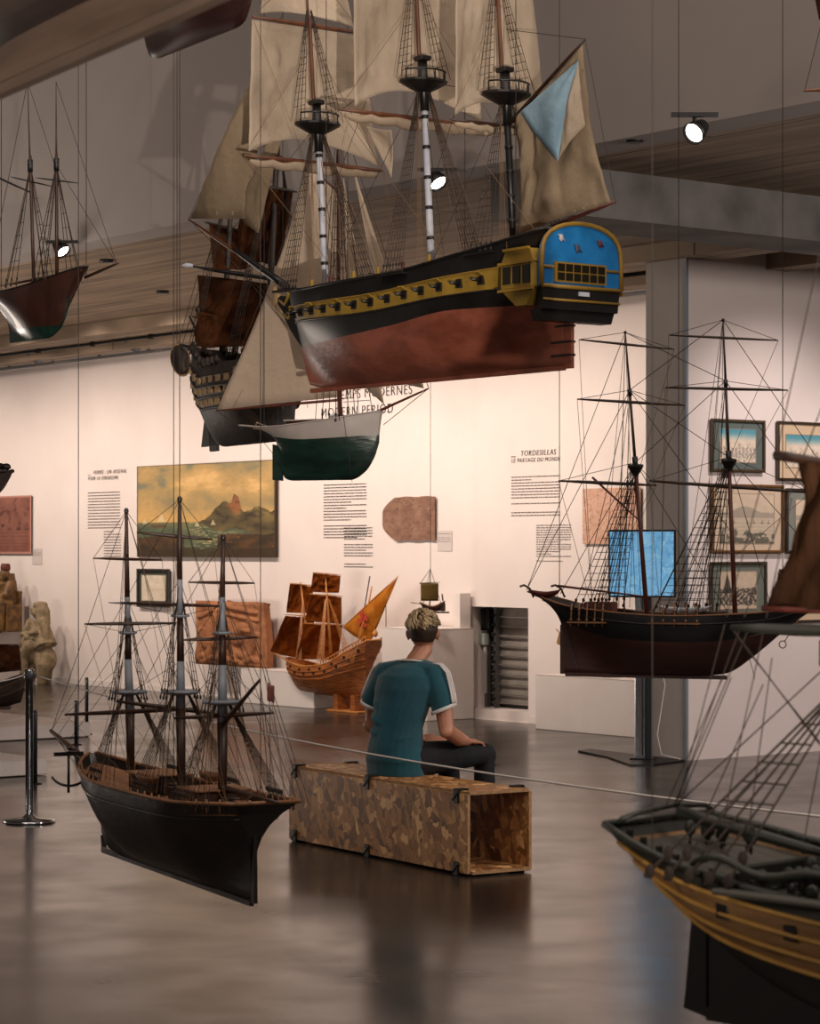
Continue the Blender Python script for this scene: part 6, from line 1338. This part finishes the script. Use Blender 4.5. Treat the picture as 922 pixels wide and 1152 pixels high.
# ============================================================ THE BENCH CRATE
def osb():
    m = bpy.data.materials.new('osb_board'); m.use_nodes = True; nt = m.node_tree; N = nt.nodes; L_ = nt.links; b = N['Principled BSDF']; tc = N.new('ShaderNodeTexCoord')
    ns = N.new('ShaderNodeTexNoise'); ns.inputs['Scale'].default_value = 18; ns.inputs['Detail'].default_value = 2; L_.new(tc.outputs['Object'], ns.inputs['Vector'])
    ma = N.new('ShaderNodeMixRGB'); ma.inputs[0].default_value = .025; L_.new(tc.outputs['Object'], ma.inputs[1]); L_.new(ns.outputs['Color'], ma.inputs[2])
    last = None; cols = []
    for k, (ang, sc_) in enumerate(((.3, 15), (-.8, 18), (1.2, 20), (2.1, 17))):
        mp = N.new('ShaderNodeMapping'); mp.vector_type = 'TEXTURE'; mp.inputs['Rotation'].default_value = (0, ang*1.1, ang*.9); mp.inputs['Scale'].default_value = (2.6, .8, .6); mp.inputs['Location'].default_value = (k*.37, k*.21, k*.13); L_.new(ma.outputs[0], mp.inputs[0])
        vo = N.new('ShaderNodeTexVoronoi'); vo.inputs['Scale'].default_value = sc_; L_.new(mp.outputs[0], vo.inputs['Vector']); sp_ = N.new('ShaderNodeSeparateColor'); L_.new(vo.outputs['Color'], sp_.inputs[0]); cols.append(sp_)
        if last is None: last = sp_.outputs[0]
        else:
            gt = N.new('ShaderNodeMath'); gt.operation = 'GREATER_THAN'; gt.inputs[1].default_value = .55; L_.new(sp_.outputs[1], gt.inputs[0]); mm = N.new('ShaderNodeMix'); L_.new(gt.outputs[0], mm.inputs[0]); L_.new(last, mm.inputs[2]); L_.new(sp_.outputs[0], mm.inputs[3]); last = mm.outputs[0]
    r = N.new('ShaderNodeValToRGB'); e = r.color_ramp.elements; e[0].position = 0; e[1].position = 1; e[0].color = lin('#6b4426'); e[1].color = lin('#edbd82'); x_ = e.new(.35); x_.color = lin('#94653b'); x_ = e.new(.8); x_.color = lin('#b98550'); L_.new(last, r.inputs[0])
    n3 = N.new('ShaderNodeTexNoise'); n3.inputs['Scale'].default_value = 60; L_.new(tc.outputs['Object'], n3.inputs['Vector'])
    mx = N.new('ShaderNodeMixRGB'); mx.blend_type = 'OVERLAY'; mx.inputs[0].default_value = .35; L_.new(r.outputs[0], mx.inputs[1]); L_.new(n3.outputs[0], mx.inputs[2]); L_.new(mx.outputs[0], b.inputs['Base Color']); b.inputs['Roughness'].default_value = .5
    bp = N.new('ShaderNodeBump'); bp.inputs['Strength'].default_value = .25; bp.inputs['Distance'].default_value = .003; L_.new(last, bp.inputs['Height']); L_.new(bp.outputs[0], b.inputs['Normal']); return m
M_osb = osb(); M_osbe = mat('osb_edge', '#8b6a49', .8, col2='#b08a62', scale=40)
P1 = on_z(325, 946, 0); P2 = on_z(525.5, 987, 0); d = (P1-P2); BL = math.hypot(d.x, d.y); P3 = on_z(592, 981, 0); BW = .40; bang = math.atan2(-d.y, -d.x)
t = empty('osb_crate_bench', P1, bang, 'long open-ended box of brown particle board with black corner clips, used as bench', 'bench'); BH = .435; th = .018
BT = t; 
def bpan(nm, c, size):
    mb = MB(); mb.box(c, size, bevel=.0015); o = mb.build(nm, [M_osb, M_osbe], t)
    mn = min(range(3), key=lambda a: size[a])
    for p_ in o.data.polygons:
        if abs(p_.normal[mn]) < .5: p_.material_index = 1
    return o
bpan('front_panel', (BL/2, 0+th/2, BH/2+.0), (BL, th, BH-.03)); bpan('back_panel', (BL/2, BW-th/2, BH/2), (BL, th, BH-.03)); bpan('bottom_panel', (BL/2+.01, BW/2, .012+th/2), (BL+.02, BW-2*th-.004, th)); bpan('top_panel', (BL/2-.0, BW/2, BH-th/2), (BL-.0, BW-.03, th)).location = (0, 0, .0)
for x in (.07, BL*.47, BL-.1):
    for (y, z) in ((-.004, BH-.03), (-.004, .035), (BW+.004, BH-.03), (BW+.004, .035)):
        sg = -1 if y < .1 else 1; mb = MB(); mb.box((x, y, z), (.045, .012, .07), bevel=.003); mb.box((x, y-sg*.03, z+(.036 if z > .1 else -.03)), (.045, .07, .010), bevel=.003); mb.tube([(x-.028, y+sg*.002, z-.02), (x+.028, y+sg*.002, z+.025)], .008, 6); mb.build('corner_clip', M_black, t)
# ============================================================ THE SEATED VISITOR
M_skin = mat('skin', '#a9745a', .5, col2='#b98268', scale=6); M_teal = mat('teal_jersey', '#013c48', .85, col2='#02505e', scale=3, bump=.5, bscale=9, sheen=.2); M_trim = mat('white_trim', '#cfcac6', .7)
M_jean = mat('dark_denim', '#0c0d11', .9, col2='#15171d', scale=30, bump=.3, bscale=14); M_hairD = mat('brown_hair', '#2a1b13', .6, col2='#3d2a1c', scale=60, stretch=(1, 1, .2)); M_hairB = mat('blond_hair', '#6b553a', .5, col2='#cdb48a', scale=45, stretch=(1, 1, .15))
pc = on_z(448, 871, BH); hs, hn = sn(pc); org = WT(hs, hn+.0, BH)
def lo(x, y, z): return Vector((x, y, z))
def twp(p):
    """turn of the upper body and of the head relative to the hips, as the sitter looks away"""
    z = p.z; a = .27*sm(.14, .50, z)
    lx_ = .05*sm(.2, .6, z)+.03*sm(.55, .7, z)
    q = Vector((lx_+p.x*math.cos(a)-p.y*math.sin(a), p.x*math.sin(a)+p.y*math.cos(a), z+.045*sm(.25, .55, z)-.035*sm(.55, .68, z)))
    return q
def TW(o, head=False):
    hc = twp(HC)
    for v in o.data.vertices:
        c = v.co.copy(); q = twp(c); b = .52*sm(.60, .70, c.z)
        if b:
            d = q-hc; q = Vector((hc.x+d.x*math.cos(b)-d.y*math.sin(b), hc.y+d.x*math.sin(b)+d.y*math.cos(b), q.z))
        v.co = q
    return o
body = MB()
def ring_loft(mb, secs, n=24):
    """secs: (cx, cy, z, rx, ry) ellipses stacked"""
    vs = []; k = len(secs)
    for (cx_, cy_, z, rx, ry) in secs:
        for j in range(n):
            a = 2*PI*j/n; vs.append(Vector((cx_+rx*math.cos(a), cy_+ry*math.sin(a), z)))
    fs = [(i*n+j, i*n+(j+1) % n, (i+1)*n+(j+1) % n, (i+1)*n+j) for i in range(k-1) for j in range(n)]+[tuple(range(n-1, -1, -1)), tuple(range((k-1)*n, k*n))]
    mb.add(vs, fs, 0, True)
tor = [(-.01, 0, .01, .115, .165), (-.015, 0, .08, .12, .175), (-.015, 0, .16, .105, .155), (-.005, 0, .26, .10, .148), (.01, 0, .36, .112, .16), (.03, 0, .44, .118, .175), (.05, 0, .50, .105, .175), (.07, 0, .54, .08, .13), (.085, 0, .57, .062, .075)]
ring_loft(body, tor)
limb(body, [lo(.075, 0, .53), lo(.105, 0, .62), lo(.125, 0, .66)], [.066, .062, .060])
HC = lo(.135, 0, .765)
body.ell(HC+lo(-.015, 0, .02), (.100, .078, .098), n=24, m=16); body.ell(HC+lo(.035, 0, -.025), (.065, .062, .085), n=20, m=14); body.ell(HC+lo(.075, 0, -.075), (.026, .032, .022))
body.tube([HC+lo(.098, 0, .01), HC+lo(.118, 0, -.03)], [.008, .014], 8); body.ell(HC+lo(.115, 0, -.032), (.012, .016, .010)); body.ell(HC+lo(.092, 0, -.062), (.012, .024, .006)); body.ell(HC+lo(.090, 0, -.072), (.012, .020, .006))
for sd in (1, -1):
    body.ell(HC+lo(.085, sd*.03, .022), (.010, .022, .006)); body.ell(HC+lo(-.002, sd*.082, -.012), (.020, .009, .032)); body.ell(HC+lo(-.010, sd*.090, -.004), (.012, .007, .022))
armR = [lo(.06, -.175, .50), lo(.075, -.235, .38), lo(.10, -.275, .25), lo(.24, -.235, .195), lo(.34, -.185, .175)]; armL = [lo(.06, .175, .50), lo(.055, .24, .38), lo(.05, .285, .25), lo(.17, .20, .19), lo(.26, .11, .175)]
for arm in (armR, armL): limb(body, arm, [.056, .050, .042, .040, .027])
def hand(mb, wrist, fw_, side, down):
    """palm and five bent fingers; fw_ direction of the fingers, side towards the thumb, down palm normal"""
    fw_, side, down = fw_.normalized(), side.normalized(), down.normalized(); pm = wrist+fw_*.045
    R = Matrix((fw_, side, down)).transposed(); mb.ell(pm, (.048, .040, .017), R=R, n=14, m=10)
    for i, (o_, l) in enumerate(((.030, .070), (.010, .078), (-.010, .073), (-.028, .058))):
        a = pm+fw_*.034+side*o_; b = a+fw_*l*.45+down*.004; c = b+fw_*l*.28+down*l*.22; e = c+fw_*l*.08+down*l*.26; limb(mb, [a, b, c, e], [.0095, .009, .0085, .0075], 8)
    a = wrist+fw_*.015+side*.025; b = a+side*.028+fw_*.022+down*.006; c = b+fw_*.028+side*.004+down*.008; limb(mb, [a, b, c], [.013, .011, .009], 8)
hand(body, armR[-1]+lo(.01, 0, .0), lo(.95, .25, -.12), lo(-.2, 1, 0), lo(-.1, 0, -1)); hand(body, armL[-1]+lo(.005, 0, 0), lo(.6, -.75, -.05), lo(.6, .4, .4), lo(.1, -.2, -1))
legs = {-1: [lo(.02, -.10, .085), lo(.26, -.13, .095), lo(.50, -.15, .085), lo(.50, -.155, -.12), lo(.47, -.16, -.36)], 1: [lo(.02, .10, .085), lo(.26, .125, .095), lo(.49, .15, .085), lo(.52, .16, -.12), lo(.52, .17, -.36)]}
for sd in (-1, 1): limb(body, legs[sd], [.085, .075, .058, .05, .036]); 
for sd in (-1, 1):
    a = legs[sd][-1]; limb(body, [a, a+lo(.02, 0, -.04), a+lo(.15, 0, -.055)], [.035, .035, .025])
P_ = body.build('person', M_skin); P_.location = org; P_.rotation_euler = (0, 0, SANG+.05); TW(P_); remesh(P_, .006, 2)
tag(P_, 'person in a teal t-shirt and dark trousers sitting on the board crate', 'person')
# clothes
sh = MB(); g = .014
ring_loft(sh, [(c0-.004, c1, z, rx+g+(.012 if z < .2 else 0), ry+g+(.010 if z < .25 else 0)) for (c0, c1, z, rx, ry) in tor[1:-1]]+[(.085, 0, .575, .066, .082)])
ring_loft(sh, [(-.02, 0, -.005, .135, .185), (-.02, 0, .09, .14, .195)])
for sd, arm in ((-1, armR), (1, armL)):
    e = arm[1].lerp(arm[2], .22); sh.tube([arm[0]+lo(0, -sd*.07, .0), arm[0]+lo(0, -sd*.005, -.012), arm[1], e], [.055, .070, .066, .066], 18); sh.ell(arm[0]+lo(0, -sd*.01, -.005), (.074, .072, .072)); limb(sh, [lo(.075, sd*.035, .545), lo(.068, sd*.09, .528), arm[0]+lo(0, -sd*.015, .010)], [.058, .060, .062])
for (z, y0, y1, sl, dp) in ((.07, -.15, .12, .10, .004), (.11, -.10, .16, .16, .006), (.17, -.02, .17, .35, .007), (.23, .0, .16, .45, .008), (.30, .02, .16, .55, .008), (.37, .05, .16, .6, .006), (.20, -.16, -.06, -.5, .004)):   # folds across the back
    pts = []; rs_ = []
    for i in range(9):
        yy = lerp(y0, y1, i/8); zz = z+(yy-(y0+y1)/2)*-sl*-1*.6; env = math.sin(PI*i/8); w_ = interp([(0, .19), (.2, .17), (.4, .175), (.5, .19)], zz); d_ = interp([(0, .135), (.1, .135), (.2, .118), (.4, .125), (.5, .13)], zz)
        pts.append(lo(-d_*math.sqrt(max(0, 1-(yy/w_)**2))+interp([(0, -.012), (.26, -.005), (.36, .01), (.5, .05)], zz)+.009-dp*env, yy, zz)); rs_.append(.009+.009*env)
    sh.tube(pts, rs_, 10)
S_ = sh.build('t_shirt', M_teal, P_); TW(S_); remesh(S_, .007, 3, .6)
mb = MB(); mb.tube([lo(.085+.069*math.cos(a), .083*math.sin(a), .572+.018*-math.cos(a)) for a in [2*PI*i/28 for i in range(29)]], .0105, 8, flat=.8); TW(mb.build('collar', M_trim, S_))
for sd, arm in ((-1, armR), (1, armL)):
    e = arm[1].lerp(arm[2], .22); d = (arm[2]-arm[1]).normalized(); mb = MB(); mb.tube([e-d*.012, e+d*.006], [.071, .070], 22); TW(mb.build('sleeve_cuff', M_trim, S_))
    for q in (-1, 0, 1):
        mb = MB(); pts = []
        for i in range(13):
            u = i/12
            if u < .45: p = lo(.082, sd*.085, .572).lerp(arm[0]+lo(0, sd*.035, .062), u/.45)
            else:
                c_ = arm[0].lerp(e, (u-.45)/.55); ax = (e-arm[0]).normalized(); ou = lo(0, sd, .15); ou = (ou-ax*ou.dot(ax)).normalized(); p = c_+ou*(.0765-.003*u)
                if u < .55: p = p+lo(0, 0, .004)
            pts.append(p+lo(-.004+q*.017, 0, 0))
        mb.tube(pts, .0058, 6); TW(mb.build('sleeve_stripe', M_trim, S_))
pn = MB(); ring_loft(pn, [(.0, 0, -.004, .12, .17), (.0, 0, .1, .125, .178), (-.005, 0, .14, .115, .165)])
for sd in (-1, 1): limb(pn, legs[sd], [.098, .088, .072, .062, .052], 16)
for sd in (-1, 1):
    for q in range(5): pn.ell(legs[sd][2]+lo(.045-.03*q, -sd*0, -.055+.01*q), (.02, .05, .012))
pn_ = pn.build('trousers', M_jean, P_); remesh(pn_, .008, 2)
for sd in (-1, 1):
    a = legs[sd][-1]; mb = MB(); limb(mb, [a+lo(-.03, 0, -.05), a+lo(.06, 0, -.052), a+lo(.16, 0, -.058)], [.042, .042, .034]); sh_ = mb.build('shoe', mat('white_sneaker', '#b9b4ae', .6), P_); remesh(sh_, .008, 2); mb = MB(); mb.box(a+lo(.065, 0, -.083), (.25, .085, .018), bevel=.006); mb.build('sole', M_trim, sh_)
# hair: close-cropped dark back and sides, swept blond top
mb = MB(); HO = HC+lo(-.016, 0, .020)
mb.ell(HO, (.106, .085, .104), n=36, m=24)
o = mb.build('hair', M_hairD, P_); me = o.data
for v in me.vertices:
    d = v.co-HO; nx_, ny_, nz_ = d.x/.106, d.y/.085, d.z/.104
    hide = (nx_ > .62 and nz_ < .55) or (nx_ > .12 and nz_ < -.05) or nz_ < -.72
    k_ = .84 if hide else (.955 if nz_ < -.2 else 1.0)
    v.co = HO+d*k_
mb = MB(); rh = random.Random(11)
for q in range(900):
    th = rh.uniform(0, 2*PI); ph = rh.uniform(0, 1)**.55*1.52; n_ = lo(math.sin(ph)*math.cos(th), math.sin(ph)*math.sin(th), math.cos(ph))
    if n_.z < .42 and n_.x > .25: continue
    if n_.z < .16+.16*abs(n_.y): continue
    def onh(m_, h_): m_ = m_.normalized(); return HO+lo(m_.x*(.106+h_), m_.y*(.085+h_), m_.z*(.104+h_))
    cr = lo(-.35, .05, .93); tg = (n_-cr); tg = tg-n_*tg.dot(n_); tg = tg.normalized() if tg.length > .05 else lo(1, 0, 0)
    sw_ = n_.cross(tg)*.75+lo(.15, 0, -.25*max(0, .8-n_.z)); dr = (tg*.75+sw_).normalized(); l = rh.uniform(.28, .52)*(1 if n_.z > .4 else .7); lift = rh.uniform(.004, .017)*(1.1 if n_.z > .3 else .5)
    pts = [onh(n_+dr*l*f_, lift*math.sin(PI*min(1, f_*.85+.08))) for f_ in (0, .3, .6, .85, 1.0)]
    mb.tube(pts, [.0036, .0046, .0044, .003, .0008], 5)
TW(mb.build('blond_top', M_hairB, o)); TW(o)
